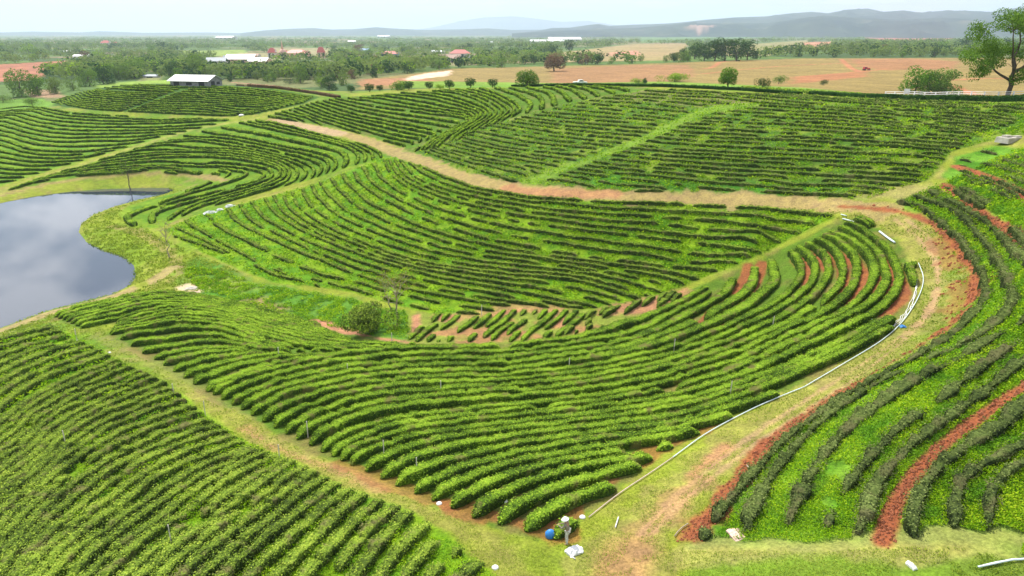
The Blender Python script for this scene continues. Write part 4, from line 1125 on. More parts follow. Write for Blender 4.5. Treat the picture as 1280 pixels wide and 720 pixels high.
TREES = []
def plant(name, px, py, hpx, kind, mat, label, group=None, ncards=700, size=.075, wide=1.0, parts=True, seed=None, sink=0.0):
    g = cast(px, py)[0]
    D = math.sqrt(g[0] ** 2 + g[1] ** 2 + (CAM_Z - g[2]) ** 2)
    H = hpx * D / F
    cm, tm = proto(kind, mat, ncards, size, seed if seed is not None else random.randint(1, 3), parts)
    rz = random.uniform(0, 6.28)
    TREES.append((g[0], g[1], H))
    if parts:
        e = empty(name, (g[0], g[1], g[2] - sink * H), rz); e.scale = (H * wide, H * wide, H)
        for nm, m_ in (("crown", cm), ("trunk", tm)):
            o = bpy.data.objects.new(nm, m_); o.parent = e; COL.objects.link(o)
        o = e
    else:
        o = bpy.data.objects.new(name, cm); o.location = (g[0], g[1], g[2] - sink * H); o.rotation_euler = (0, 0, rz); o.scale = (H * wide, H * wide, H)
        COL.objects.link(o)
    tag(o, label, "shrub" if 'shrub' in name or 'bush' in name else "tree", group)
    return o

# clipped dark trees along the crest and the lane
GT_ = "dark round trees along the crest lane"
for i, (x, y, h, lb) in enumerate([
 (439, 115.5, 10, "small dark round tree leftmost of those along the crest lane"),
 (462, 115, 12, "dark round tree between two green shrubs on the crest lane"),
 (475, 114, 9, "smallest dark round tree beside the leafy green clump"),
 (511, 112.5, 13, "dark round tree right of the leafy green clump"),
 (536.5, 111.5, 11, "dark round tree beside the yellow green shrub on the crest"),
 (562, 111, 13, "dark round tree alone against the tan field"),
 (588, 109.5, 14, "tallest dark round tree against the tan field"),
 (616, 109.5, 13, "dark round tree left of the broad bright green tree")]):
    plant('round_tree', x, y, h, 'round', M_treedark, lb, GT_, 640, .085, 1.25, sink=.08, seed=1)
plant('leafy_shrub', 497, 113, 17, 'bush', M_tree, "leafy green clump among the dark round trees on the crest", None, 1400, .07, 1.1, sink=.1)
plant('leafy_shrub', 550, 112, 9, 'bush', M_bright, "small yellow green shrub between two dark round trees on the crest", None, 600, .09, 1.0, sink=.1)
plant('green_tree', 659, 108.5, 25, 'round', M_tree, "broad bright green tree standing right of the dark round trees", None, 2600, .05, 1.5, sink=.1, seed=2)
plant('brown_tree', 693, 89, 25, 'round', M_brownleaf, "round brown leafless looking tree in the tan field", None, 2600, .05, 1.3, sink=.05, seed=3)
plant('bright_shrub', 843, 102, 14, 'bush', M_bright, "wide yellow green shrub at the near edge of the tan field", None, 1800, .06, 1.7, sink=.1)
plant('bright_shrub', 798, 104, 9, 'bush', M_bright, "small yellow green shrub right of the white pickup truck", None, 800, .08, 1.3, sink=.1)
plant('leafy_shrub', 806, 105.5, 9, 'round', M_treedark, "small dark shrub touching the small yellow green one", None, 500, .1, .8, sink=.05)
plant('round_tree', 909, 111, 27, 'round', M_tree, "round green tree on the crest between two shrubs, with sunlit top", None, 2400, .055, 1.0, seed=2)
plant('leafy_shrub', 953, 113, 17, 'bush', M_treedark, "dark leafy shrub right of the round green crest tree", None, 1500, .06, .75)
plant('leafy_shrub', 973, 105, 13, 'bush', M_tree, "green shrub behind the dark leafy shrub on the crest", None, 1200, .065, .9)
plant('leafy_shrub', 1030, 107, 9, 'bush', M_treedark, "small dark bush on the orange field edge", None, 700, .08, .8)
for x, y, h, lb in [(1143, 117, 32, "left tree of the clump in front of the orange field"), (1162, 117, 27, "middle tree of the clump in front of the orange field"), (1182, 118, 31, "right tree of the clump in front of the orange field")]:
    plant('green_tree', x, y, h, 'broad', M_tree, lb, "clump of trees before the orange field", 2600, .05, 1.05, sink=.12)
for i, (x, y, h) in enumerate([(868, 74, 17), (880, 76, 22), (893, 76, 24), (906, 76, 26), (920, 76, 25), (934, 75, 22), (842, 78, 12)]):
    plant('green_tree', x, y, h, 'broad', M_treedark, ordinal(i + 1) + " tree of the dark green belt behind the tan field", "dark green tree belt behind the tan field", 1200, .07, 1.0)
for x, y, h, lb in [(335, 101, 17, "dark round tree right of the white roofed building"), (362, 105, 11, "low dark round tree near the lane bend"), (376, 104, 26, "tall bright green tree above the lane bend"), (402, 110, 17, "narrow green tree at the lane end, left one"), (412, 113, 20, "narrow dark green tree at the lane end, right one"), (247, 98, 32, "tall green tree behind the white roofed building"), (218, 99, 22, "dark tree at the left end of the white roofed building"),
  (28, 121, 32, "large bushy green tree at the left edge by the bare soil"), (48, 119, 25, "bushy green tree right of the largest at the left edge"), (70, 117, 20, "third green tree from the left edge"), (92, 113, 18, "low green tree in the left belt above the tea slope"), (112, 108, 22, "green tree in the left belt beside the pale yellowish one"), (130, 105, 23, "dark green tree in the left belt near the grass strip"), (150, 100, 22, "yellowish green tree in the left belt"), (172, 97, 24, "pale yellow green tree left of the grey low shed"), (40, 132, 12, "small green shrub on the grass at the left edge"), (4, 128, 14, "green shrub cut by the left edge of the view")]:
    plant('green_tree', x, y, h, 'broad' if h > 14 else 'bush', M_treedark if 'dark' in lb else (M_tree), lb, None, 2000 if h > 19 else 1000, .055, .9 if h < 26 else .75, sink=.12)

# farther trees, one object each
def openness(x, y): return gl(openf, x, y)
placed = []; DT = []
belts = [([(100,103),(230,101),(420,109),(500,106),(505,97),(650,85),(650,80),(330,84),(110,84)], 88, (10, 19), "tree in the belt between the village and the tea hills"),
 ([(0,80),(0,60),(660,60),(660,80),(330,84),(110,84),(100,73)], 66, (6, 13), "tree in the wooded plain around the village"),
 ([(650,86),(650,62),(760,62),(860,70),(860,80),(760,82)], 34, (9, 17), "tree in the belt behind the tan field"),
 ([(940,78),(950,62),(1290,58),(1290,76),(1100,76)], 46, (7, 14), "tree in the belt behind the orange field")]
tn = 0
for poly, cnt, hr, lb in belts:
    pts = scatter_px(poly, cnt * 6)
    g = cast(pts); k = 0
    for (x, y), w3 in zip(pts, g):
        if openness(np.array([w3[0]]), np.array([w3[1]]))[0] > .3: continue
        if 255 < x < 420 and 76 < y < 93: continue
        if any((x - a) ** 2 / 30 + (y - b) ** 2 / 5 < 1 for a, b in placed): continue
        placed.append((x, y))
        kind = random.choice(['broad', 'broad', 'round', 'tall', 'airy'])
        mt = random.choice([M_tree, M_tree, M_treedark, M_bright if random.random() < .5 else M_tree, M_brownleaf if random.random() < .25 else M_treedark])
        o = plant('distant_tree', x, y, random.uniform(*hr), kind, mt, "distant " + {'broad': 'spreading', 'round': 'round', 'tall': 'tall narrow', 'airy': 'loose crowned'}[kind] + (" dark green " if mt is M_treedark else " green " if mt is M_tree else " yellow green " if mt is M_bright else " brown ") + lb, lb.replace("tree in", "trees in"), 420, .095, 1.0 if kind != 'bush' else 1.3, parts=False, sink=.1)
        DT.append((x, o)); k += 1; tn += 1
        if k >= cnt: break
byl = {}
for x, o in sorted(DT, key=lambda q_: q_[0]): byl.setdefault(o['label'], []).append(o)
for lb, os_ in byl.items():
    for i, o in enumerate(os_):
        o['label'] = ordinal(i + 1) + " " + lb.replace("distant ", "").replace("the village and the tea hills", "village and tea hills").replace("the tan", "tan").replace("the orange", "orange") + " from left" if len(os_) > 1 else "only " + lb.replace("distant ", "")
print("distant trees", tn, "of", len(TREES))

# far woodland: too many to count
def woodland(name, poly, n, hr, cards, label, size=.2, dmax=15000, mat=None):
    pts = scatter_px(poly, n); g = cast(pts)
    D = np.hypot(g[:, 0], g[:, 1])
    ok = (gl(openf, g[:, 0], g[:, 1]) < .35) & (D > 420) & (D < dmax) & (fbm(g[:, 0] / 130, g[:, 1] / 130, 71, 3) > .34)
    g = g[ok]; D = D[ok]
    H = rw.uniform(hr[0], hr[1], len(g)) * (0.7 + 0.6 * fbm(g[:, 0] / 90, g[:, 1] / 90, 73, 2))
    d = rw.normal(0, 1, (len(g), cards, 3)); d /= np.linalg.norm(d, axis=2)[..., None]
    rad = rw.uniform(.7, 1, (len(g), cards, 1))
    wid = rw.uniform(.35, .65, (len(g), 1, 1)) * (1 + D / 4000)[:, None, None]
    pos = g[:, None, :] + d * rad * np.concatenate([wid, wid, np.full_like(wid, .38)], 2) * H[:, None, None] + np.array([0, 0, 1]) * (H * .5)[:, None, None]
    sz = np.repeat(H * size, cards)
    v, q_ = leaf_cards(pos.reshape(-1, 3), (d + np.array([0, 0, .4])).reshape(-1, 3), sz, rw, .4)
    tone = np.repeat(rw.uniform(-.3, .3, len(g)), cards)
    val = np.repeat(np.clip(rw.normal(.45, .15, len(sz)) + tone, 0, 1), 4)
    o = mesh_np(name, v, q_, mat or M_tree, v=val, origin=g.mean(0)); tag(o, label, "woodland", None, 'stuff')
woodland('woodland', [(-60,96),(100,100),(420,100),(500,92),(650,82),(860,74),(1290,70),(1340,50),(-60,50)], 4200, (8, 14), 40, "mixed green woodland spread over the plain around the village")
woodland('woodland', [(-60,96),(100,100),(420,100),(500,92),(650,82),(860,74),(1290,70),(1340,50),(-60,50)], 900, (9, 15), 50, "dark green taller trees dotted through the woodland of the plain", mat=M_treedark)
woodland('woodland', [(-60,96),(100,100),(420,100),(500,92),(650,82),(700,64),(-60,56)], 350, (8, 13), 50, "yellow green trees dotted through the woodland left of the tan field", mat=M_bright)
woodland('woodland', [(-60,60),(1340,60),(1340,43.5),(-60,43.5)], 7000, (8, 14), 14, "far bluish woodland reaching the horizon", .36)

# ------------------------------------------------------------------ mountains (real ridges far off)
m_mt, t, o = new_mat("mountain_forest")
at = N(t, "ShaderNodeAttribute", attribute_name="v"); ge = N(t, "ShaderNodeNewGeometry"); no = N(t, "ShaderNodeTexNoise", Scale=0.004, Detail=6.0)
t.links.new(ge.outputs["Position"], no.inputs["Vector"])
cr = ramp(t, no.outputs["Fac"], [(0.35, (0.02, 0.032, 0.03)), (0.6, (0.045, 0.06, 0.045)), (0.72, (0.10, 0.095, 0.07))])
mx = N(t, "ShaderNodeMix", data_type='RGBA'); t.links.new(at.outputs["Fac"], mx.inputs[0]); t.links.new(cr, mx.inputs[6]); mx.inputs[7].default_value = (0.40, 0.24, 0.19, 1)
b = N(t, "ShaderNodeBsdfDiffuse"); t.links.new(mx.outputs[2], b.inputs[0]); t.links.new(b.outputs[0], o.inputs[0])
def ridge(name, outline, D0, depth, seed, bare=()):
    px = np.arange(outline[0][0], outline[-1][0] + 1, 2.0)
    py = np.interp(px, [a for a, _ in outline], [b_ for _, b_ in outline])
    vx, vy, vz = ray(px, py); az = np.arctan2(vx, vy); sl = vz / np.hypot(vx, vy)
    T = np.linspace(-1, 1, 31)
    V = []
    top = CAM_Z + sl * D0 * (1.0 if D0 > 10000 else 0.93)
    for tt in T:
        D = D0 + tt * depth
        prof = max(0, 1 - abs(tt)) ** 1.0
        x = D * np.sin(az); y = D * np.cos(az)
        rg = 1 - np.abs(2 * fbm(x / (depth * .35), y / (depth * .35), seed, 4) - 1) * 1.7
        h = np.maximum(0, top) * np.clip(prof * (0.55 + 0.45 * prof) + (rg - .45) * 1.3 * prof * (1 - prof) * 2.2, 0, 1.02)
        V.append(np.stack([x, y, h - 6], 1))
    V = np.array(V); nr_, nc_ = V.shape[:2]
    ii = np.arange(nr_ * nc_).reshape(nr_, nc_)
    Q_ = np.stack([ii[:-1, :-1], ii[:-1, 1:], ii[1:, 1:], ii[1:, :-1]], -1).reshape(-1, 4)[:, ::-1]
    val = np.zeros((nr_, nc_))
    for bx, wd, r0, r1 in bare:
        val[r0:r1] = np.maximum(val[r0:r1], np.clip(1.3 - np.abs(px - bx)[None] / wd - np.abs(np.arange(r0, r1) - (r0 + r1) / 2)[:, None] / (r1 - r0) * 1.6 + 1.4 * (vnoise(px[None] / 5, np.arange(r0, r1)[:, None] * .9, 3) - .6), 0, .8))
    ob = mesh_np(name, V.reshape(-1, 3), Q_, m_mt, v=val.reshape(-1), smooth_=True); tag(ob, kind='structure'); return ob
ridge('mountain_ridge', [(640,41),(668,38),(690,34),(712,33.5),(738,29.5),(748,28.5),(762,31),(790,29.5),(830,28),(850,26.5),(880,23),(920,19.5),(960,18),(985,14.5),(1015,12),(1035,14),(1060,9),(1085,7.5),(1105,12),(1130,10),(1150,13),(1180,10.5),(1210,11),(1240,12),(1262,8),(1290,4.5),(1350,6),(1420,2),(1500,10)], 9500, 2400, 5)
ridge('mountain_ridge', [(640,41),(700,37),(740,36),(800,33),(850,28),(872,25),(640,29),(960,27),(1000,21),(1030,17),(1060,19),(1120,22),(1180,20),(1230,22),(1290,15),(1400,14),(1500,22)], 7200, 1500, 15, bare=[(876, 20, 5, 12)])
ridge('distant_hill', [(300,41),(330,37.5),(360,35.5),(392,34.5),(415,36.5),(440,36),(470,33.5),(490,35),(530,37),(580,36),(610,35),(640,37),(690,36.5),(720,40)], 12000, 1800, 25)
ridge('distant_hill', [(-80,42),(-20,40.5),(40,39),(100,40),(125,38.5),(180,40.5),(260,40),(320,41.5)], 15000, 1800, 35)
ridge('distant_mountain', [(500,40),(545,33),(575,26),(605,21.5),(640,20),(670,23),(700,27),(735,26),(775,32),(820,38)], 24500, 2500, 45)

# ------------------------------------------------------------------ haze
m_h, t, o = new_mat("haze_air")
pv = t.nodes.new("ShaderNodeVolumePrincipled")
pv.inputs["Color"].default_value = (0.68, 0.82, 1.0, 1)
pv.inputs["Density"].default_value = 0.000085
pv.inputs["Anisotropy"].default_value = 0.2
t.links.new(pv.outputs[0], o.inputs["Volume"])
zl = float(ZG.min())
hb = MB().box((0, 0, (zl - 8 + 640) / 2), (56000, 56000, 640 - (zl - 8))).build("haze", m_h)
tag(hb, kind='stuff')

# ------------------------------------------------------------------ the big tree beside the white fence
bt = crest2(1240, 4.0)
sl_ = math.sqrt(bt[0] ** 2 + bt[1] ** 2 + (CAM_Z - bt[2]) ** 2) / F
print("big tree", bt, sl_)
e = empty("rain_tree", (bt[0], bt[1], bt[2] - .1)); tag(e, "big spreading tree with forked trunk standing behind the white fence", "tree")
rb_ = np.random.default_rng(5)
def bl(px, py, dy=0): return ((px - 1240) * sl_, dy, (122.5 - py) * sl_)
mb = MB()
fork = bl(1240, 96)
limb(mb, (0, 0, -.4), fork, .42, .30, rb_, .02, 6)
tips = []
for (px, py, dy) in [(1222,58,-2),(1212,80,2),(1246,50,2),(1268,60,-3),(1285,62,3),(1262,92,-2),(1228,92,-3)]:
    a = fork if py < 75 else bl(1240, 104)
    mid = (Vector(a).lerp(Vector(bl(px, py, dy)), .5)) + Vector((0, 0, -.5))
    limb(mb, a, mid, .24, .15, rb_, .04, 4); limb(mb, mid, bl(px, py, dy), .15, .06, rb_, .05, 4)
    for k in range(4):
        limb(mb, bl(px, py, dy), (bl(px, py)[0] + rb_.uniform(-2, 2), dy + rb_.uniform(-2, 2), bl(px, py)[2] + rb_.uniform(.3, 1.5)), .06, .02, rb_, .05, 3)
limb(mb, bl(1255, 62), bl(1262, 32), .13, .05, rb_, .04, 5)
mb.build("trunk", M_bark, e, True)
bls = []
for (px, py, rx, rz, dy, n) in [(1262,24,13,6,0,6),(1262,36,11,5,1,4),(1225,50,26,7,-1,11),(1205,60,11,7,1,5),(1275,46,28,8,1,12),(1300,44,22,8,-2,7),(1245,62,22,6,-3,8),(1282,62,20,6,3,6),(1217,76,22,7,2,9),(1208,88,14,6,-1,6),(1205,95,7,4,0,2),(1258,88,12,6,-2,5),(1262,97,9,4,0,3),(1236,99,7,3,-2,2),(1300,74,14,6,0,4),(1250,50,14,7,2,6),(1268,72,16,6,-2,6),(1290,84,14,6,1,5),(1242,78,12,5,2,4),(1300,58,14,7,0,5)]:
    for k in range(int(n * 2.3)):
        ox, oz = rb_.uniform(-1, 1) * rx * .95, rb_.uniform(-1, 1) * rz * 1.0
        x, _, z = bl(px + ox, py + oz)
        bls.append((x, dy + rb_.uniform(-1, 1) * rx * sl_ * .7, z, rb_.uniform(5.5, 9) * sl_, rb_.uniform(4, 6.5) * sl_))
v, q_, val = crown_arrays(bls, 46000, 1.45 * sl_, rb_, .6)
mesh_np("crown", v, q_, M_tree, v=val, parent=e)

# ------------------------------------------------------------------ thin trees by the pond and in the swale, the round bush
def thin_tree(name, px, py, hpx, spread, leafn, mat, bark, label, lean=0.0, seed=1, forks=9):
    g = cast(px, py)[0]; r = np.random.default_rng(seed)
    k = math.sqrt(g[0] ** 2 + g[1] ** 2 + (CAM_Z - g[2]) ** 2) / F
    H = hpx * k; S = spread * k
    e = empty(name, (g[0], g[1], g[2] - .05)); tag(e, label, "tree")
    mb = MB(); pts = limb(mb, (0, 0, -.1), (lean * H, 0, H * .9), .035 * H ** .6 + .03, .03, r, .02, 8)
    bls = []
    for i in range(forks):
        t = r.uniform(.35, .95); a = r.uniform(0, 6.28); p0 = Vector((lean * H * t, 0, H * .9 * t))
        L_ = S * r.uniform(.5, 1.0) * (1.3 - t)
        p1 = p0 + Vector((math.cos(a) * L_, math.sin(a) * L_, H * r.uniform(.10, .28)))
        limb(mb, p0, p1, .05, .02, r, .05, 4)
        for _ in range(3):
            p2 = p1 + Vector((r.normal() * L_ * .35, r.normal() * L_ * .35, H * r.uniform(.02, .12)))
            limb(mb, p1, p2, .025, .012, r, .05, 3); bls.append((p2.x, p2.y, p2.z, S * .22, S * .14))
    mb.build("trunk", bark, e)
    if leafn:
        v, q_, val = crown_arrays(bls, leafn, .16, r, .6); mesh_np("crown", v, q_, mat, v=val, parent=e)
thin_tree("young_tree", 163, 236, 33, 9, 500, M_tree, M_bark, "thin sparse tree standing on the far bank of the pond", seed=2)
thin_tree("bare_tree", 212, 322, 38, 16, 120, M_brownleaf, M_paleb, "pale nearly leafless tree on the grassy point beside the pond", seed=3, forks=12)
thin_tree("young_tree", 497, 401, 62, 34, 900, leaf_mat("thin_leaf", [(0, (.16, .16, .03)), (.5, (.26, .24, .05)), (1, (.34, .28, .07))], trans=.4), M_paleb, "airy tree with thin yellowish leaves beside the round bush in the swale", seed=4, forks=14)
thin_tree("young_tree", 489, 388, 36, 12, 160, M_tree, M_paleb, "small leaning sapling left of the airy yellowish tree in the swale", lean=-.2, seed=5, forks=5)
plant('round_bush', 461, 417, 47, 'bush', M_mixed, "large round leafy bush in the swale beside the airy tree", None, 5200, .055, .85, seed=3, sink=.05)
plant('leafy_shrub', 40, 130, 8, 'bush', M_tree, "small green shrub on the grass strip by the left edge, lower one", None, 500, .09, 1.0)

# ------------------------------------------------------------------ white fence, sign, concrete channel
fp = np.array([crest2(x_, 0.6)[:2] for x_ in range(1086, 1320, 5)])
fp = np.stack([np.convolve(np.pad(fp[:, i], 4, 'edge'), np.ones(9) / 9, 'valid') for i in range(2)], 1)
L_ = np.linalg.norm(np.diff(fp, axis=0), axis=1).sum(); fn = max(8, int(L_ / 2.4)); fp = resample(fp, fn)
fz = zt(fp[:, 0], fp[:, 1]); e = empty("white_fence", (fp[0, 0], fp[0, 1], fz[0])); tag(e, "white rail fence along the concrete lane beside the big tree", "fence")
o0 = np.array([fp[0, 0], fp[0, 1], fz[0]])
for (x, y), z in zip(fp, fz):
    MB().box((x - o0[0], y - o0[1], z - o0[2] + .6), (.16, .16, 1.3)).build("post", M_white, e)
for hh in (.45, .85, 1.18):
    MB().tube([(x - o0[0], y - o0[1] - .1, z - o0[2] + hh) for (x, y), z in zip(fp, fz)], .055, 6).build("rail", M_white, e)
g = crest2(1117, 0.2); k = math.hypot(g[0], g[1]) / F
e = empty("notice_board", g); tag(e, "small white board on two posts standing at the white fence", "sign")
MB().box((-.35, 0, .45), (.08, .08, 1.0)).box((.35, 0, .45), (.08, .08, 1.0)).build("post", M_white, e)
MB().box((0, 0, 1.25), (1.1, .06, .9)).build("panel", M_white, e)
# concrete channel at the right shoulder
g = cast(1262, 177)[0]; k = math.hypot(g[0], g[1]) / F
e = empty("concrete_channel", g, .35); tag(e, "weathered concrete drain inlet and channel running off the right edge", "drain")
MB().box((0, 0, .25), (3.2, 1.8, .7), taper=.94).build("inlet_box", M_conc, e)
MB().box((-.6, .1, .72), (1.0, .7, .25)).box((.7, -.3, .68), (1.1, .6, .16)).build("cover_slab", M_conc, e)
mb = MB()
for i in range(7):
    mb.box((2.3 + i * 1.5, .8 + i * 1.15, .35 + i * .14), (1.75, .9, .35), rz=.6)
mb.build("channel_slabs", M_conc, e)

# ------------------------------------------------------------------ buildings
HN = 0
def house(px, py, wpx, hpx, label, name="house", roof=M_roofw, wall=M_wall, rz=0.0, dr=.6, rk=.35, det=False, cat="house", eave=.5, hip=False):
    g = cast(px, py)[0]
    s = math.sqrt(g[0] ** 2 + g[1] ** 2 + (CAM_Z - g[2]) ** 2) / F
    Wd = wpx * s; H = max(2.4, hpx * s); Dp = Wd * dr
    rh = H * rk; hw = H - rh
    e = empty(name, (g[0], g[1], g[2] - .2), rz); tag(e, label, cat)
    mb = MB().box((0, 0, hw / 2), (Wd, Dp, hw))
    mb.add([(-Wd / 2, -Dp / 2, hw + .003), (-Wd / 2, Dp / 2, hw + .003), (-Wd / 2, 0, hw + rh - .1)], [(0, 1, 2)])
    mb.add([(Wd / 2, -Dp / 2, hw + .003), (Wd / 2, Dp / 2, hw + .003), (Wd / 2, 0, hw + rh - .1)], [(0, 2, 1)])
    mb.build("wall", wall, e)
    ex = Wd / 2 + eave; ey = Dp / 2 + eave; dz = rh * eave / (Dp / 2)
    th = .12
    rf = MB()
    ix = ex * (0.45 if hip else 1)
    for sy in (-1, 1):
        a = [(-ex, sy * ey, hw - dz), (ex, sy * ey, hw - dz), (ix, 0, hw + rh), (-ix, 0, hw + rh)]
        rf.add(a + [(x, y, z + th) for x, y, z in a], [(0, 1, 2, 3), (4, 7, 6, 5), (0, 4, 5, 1), (1, 5, 6, 2), (2, 6, 7, 3), (3, 7, 4, 0)])
    if hip:
        for sx in (-1, 1): rf.add([(sx * ex, -ey, hw - dz + th), (sx * ex, ey, hw - dz + th), (sx * ix, 0, hw + rh + th)], [(0, 1, 2)])
    rf.build("roof", roof, e)
    n = max(2, int(Wd / 5)) if det else max(1, min(4, int(Wd / 6)))
    for i in range(n):
        x = -Wd / 2 + Wd * (i + .5) / n
        MB().box((x, -Dp / 2 - .02, hw * (.5 if i % 2 else .42)), (Wd / n * .45, .1, hw * (.45 if i % 2 else .8))).build("window" if i % 2 else "door", M_dark, e)
    if det:
        MB().box((Wd / 2 + .02, -Dp * .15, hw * .45), (.1, Dp * .25, hw * .8)).build("door", M_dark, e)
        MB().box((Wd / 2 + .02, Dp * .22, hw * .5), (.1, Dp * .2, hw * .4)).build("window", M_dark, e)
    return e
house(246, 107, 46, 11.5, "long grey building with a bright white sheet roof on the left hill", "farm_building", M_roofw, M_wallgrey, -.22, .55, .42, True, "building", .9)
for a in [
 (190,97,15,3.5,"low grey roofed shed left of the long white roofed building",M_roofg,M_wall),
 (133,57,9,5,"small house with a red roof in the far left trees",M_roofr,M_wall),
 (145,56,6,3,"smaller red roofed house right of the first in the far left trees",M_roofr,M_wall),
 (84,66,13,3,"white shed in the trees above the red field",M_roofw,M_wall),
 (104,72,16,3,"long white roofed shed right above the red field",M_roofw,M_wall),
 (138,69,8,3,"tan shed in the trees near the long white shed",M_rooft,M_wall),
 (272,81,16,6,"dark blue grey roofed hall at the left of the village",M_roofg,M_wall),
 (288,77,10,5,"grey roofed house behind the pale village hall",M_roofg,M_wall),
 (303,80,24,8,"wide white hall in the middle of the village",M_roofw,M_pink),
 (325,81,18,6,"white roofed hall at the right of the village",M_roofw,M_pink),
 (316,73,12,4,"pinkish roofed house behind the white village halls",M_rooft,M_wall),
 (341,72,7,8,"narrow temple hall with red front left of the spire",M_roofr,M_wall),
 (372,71,20,6,"long red temple hall right of the spire",M_roofr,M_pink),
 (402,72,7,9,"tall narrow red building right of the temple",M_roofr,M_pink),
 (400,96,9,7,"small blue roofed house near the lane end",M_roofb,M_wall),
 (419,94,10,4,"small white roofed shed near the lane end",M_roofw,M_wall),
 (440,54,9,3,"small white building far beyond the temple",M_roofw,M_wall),
 (456,65,13,4,"blue roofed house among the trees of the plain",M_roofb,M_wall),
 (488,71,15,5,"house with a pink red roof and bluish wall",M_roofr,M_roofb),
 (548,67,12,3,"pale house left of the bright red roof",M_roofw,M_wall),
 (575,72,19,7,"house with a bright red roof beyond the tan field",M_roofr,M_wall),
 (562,78,20,7,"wide house with a tan roof in front of the bright red roof",M_rooft,M_wall),
 (616,55,6,3,"tiny white house left of the long white shed",M_roofw,M_wall),
 (705,52,38,5,"very long white shed on the wooded plain",M_roofw,M_wall),
 (684,54,40,4,"long low tan shed in front of the very long white shed",M_roofw,M_wall),
 (956,40,7,3,"tiny white house below the mountains",M_roofw,M_wall),
 (994,44,8,4,"small house with an orange roof below the mountains",M_roofr,M_wall),
 (1050,38,11,4,"white house with an orange roof left of the red field",M_roofr,M_wall),
 (1068,38,8,3,"small pale house right of the orange roofed one",M_rooft,M_wall),
 (480,47,14,2.5,"far white factory on the plain",M_roofw,M_wall),
 (283,49,16,2.5,"far pale sheds on the left plain",M_roofw,M_wall)]:
    kk_ = 1.3 if 260 < a[0] < 420 or 480 < a[0] < 580 else 1.0
    house(a[0], a[1], a[2] * kk_, a[3] * kk_, a[4], "house", a[5], a[6], random.uniform(-.25, .25), .55, .45, False, "house", .4, hip=(a[5] is M_roofr))
# temple spire
g = cast(354, 72)[0]; s = math.hypot(g[0], g[1]) / F; H = 19 * s
e = empty("temple_stupa", (g[0], g[1], g[2] - .2)); tag(e, "pinkish temple stupa with a pointed spire", "temple")
mb = MB(); R0 = H * .33
mb.box((0, 0, H * .06), (R0 * 2, R0 * 2, H * .12)); mb.box((0, 0, H * .16), (R0 * 1.6, R0 * 1.6, H * .1)); mb.build("base", M_pink, e)
MB().tube([(0, 0, H * .2), (0, 0, H * .28), (0, 0, H * .4), (0, 0, H * .5)], [R0 * .7, R0 * .72, R0 * .5, R0 * .25], 14).build("bell", M_pink, e, True)
MB().tube([(0, 0, H * .5), (0, 0, H * .62), (0, 0, H * .8), (0, 0, H)], [R0 * .22, R0 * .15, R0 * .08, .03], 10).build("spire", M_pink, e, True)

# ------------------------------------------------------------------ vehicles
def pickup(px, py, wpx, label, name, paint, rz, boxy=False):
    g = crest(px, -.5) if py > 100 else cast(px, py)[0]; s = math.hypot(g[0], g[1]) / F
    k = max(.9, wpx * s / 4.9)
    e = empty(name, (g[0], g[1], g[2] + .02), rz); e.scale = (k, k, k); tag(e, label, "truck" if not boxy else "tractor")
    if not boxy:
        pr = [(-2.45,.55),(-2.45,1.05),(-.75,1.08),(-.55,1.62),(.75,1.66),(1.25,1.12),(2.3,.98),(2.42,.55)]
    else:
        pr = [(-1.9,.6),(-1.9,1.9),(-.2,2.0),(0,1.35),(1.7,1.3),(1.8,.6)]
    vs = [(x, -.85, z) for x, z in pr] + [(x, .85, z) for x, z in pr]; n = len(pr)
    MB().add(vs, [tuple(range(n)), tuple(range(2 * n - 1, n - 1, -1))] + [(i, i + n, (i + 1) % n + n, (i + 1) % n) for i in range(n)]).build("body", paint, e)
    for sy in (-1, 1):
        if not boxy: MB().add([(-.45, sy * .87, 1.15), (.95, sy * .87, 1.15), (.62, sy * .865, 1.55), (-.38, sy * .865, 1.55)], [(0, 1, 2, 3)]).build("side_window", M_dark, e)
        else: MB().box((-1.05, sy * .87, 1.45), (1.1, .04, .6)).build("side_window", M_dark, e)
        for x in (-1.45, 1.5):
            w = MB().tube([(x, sy * .70, .38), (x, sy * .9, .38)], .38 if not boxy or x > 0 else .6, 14).build("wheel", M_dark, e)
pickup(722, 109.2, 15, "white pickup truck parked on the crest lane behind the tea hedges", "pickup_truck", M_white, .12)
pickup(1083, 88, 9, "small red farm tractor standing on the orange field", "farm_tractor", simple_mat("red_paint", (.45, .04, .05), .5, .1), .1, True)

# ------------------------------------------------------------------ irrigation pipes, stakes, scraps
def pipe(pts, r, label, name="irrigation_pipe", mat=None, group=None, wob=0.0, dz=0.06, sm=True):
    w = W(catmull(pts, 5) if sm and len(pts) > 2 else pts, 4)
    L_ = np.linalg.norm(np.diff(w, axis=0), axis=1).sum(); w = resample(w, max(4, int(L_ / .6)))
    w = w + rw.normal(0, 1, w.shape) * wob
    z = zt(w[:, 0], w[:, 1]); o0 = (float(w[0, 0]), float(w[0, 1]), float(z[0]))
    mb = MB().tube([(float(a), float(b_), float(c_) + r + dz) for (a, b_), c_ in zip(w, z)], r, 6)
    o = mb.build(name, mat or M_pipe, None, True, origin=o0); tag(o, label, "pipe", group)
pipe([(736,648),(773,619),(815,591),(841,573)], .035, "thin straight pipe lying between the last hedges and the grassy track", mat=simple_mat("faded_pipe", (.55, .42, .36), .6, .1))
pipe([(841,573),(883,543),(933,516),(968,500),(1005,485)], .04, "pale pipe following the hedge edge in the middle of the bend")
pipe([(1005,485),(1054,456),(1100,428),(1127,404),(1147,374),(1154,350),(1148,330)], .04, "pale pipe curving along the outermost hedge of the nose")
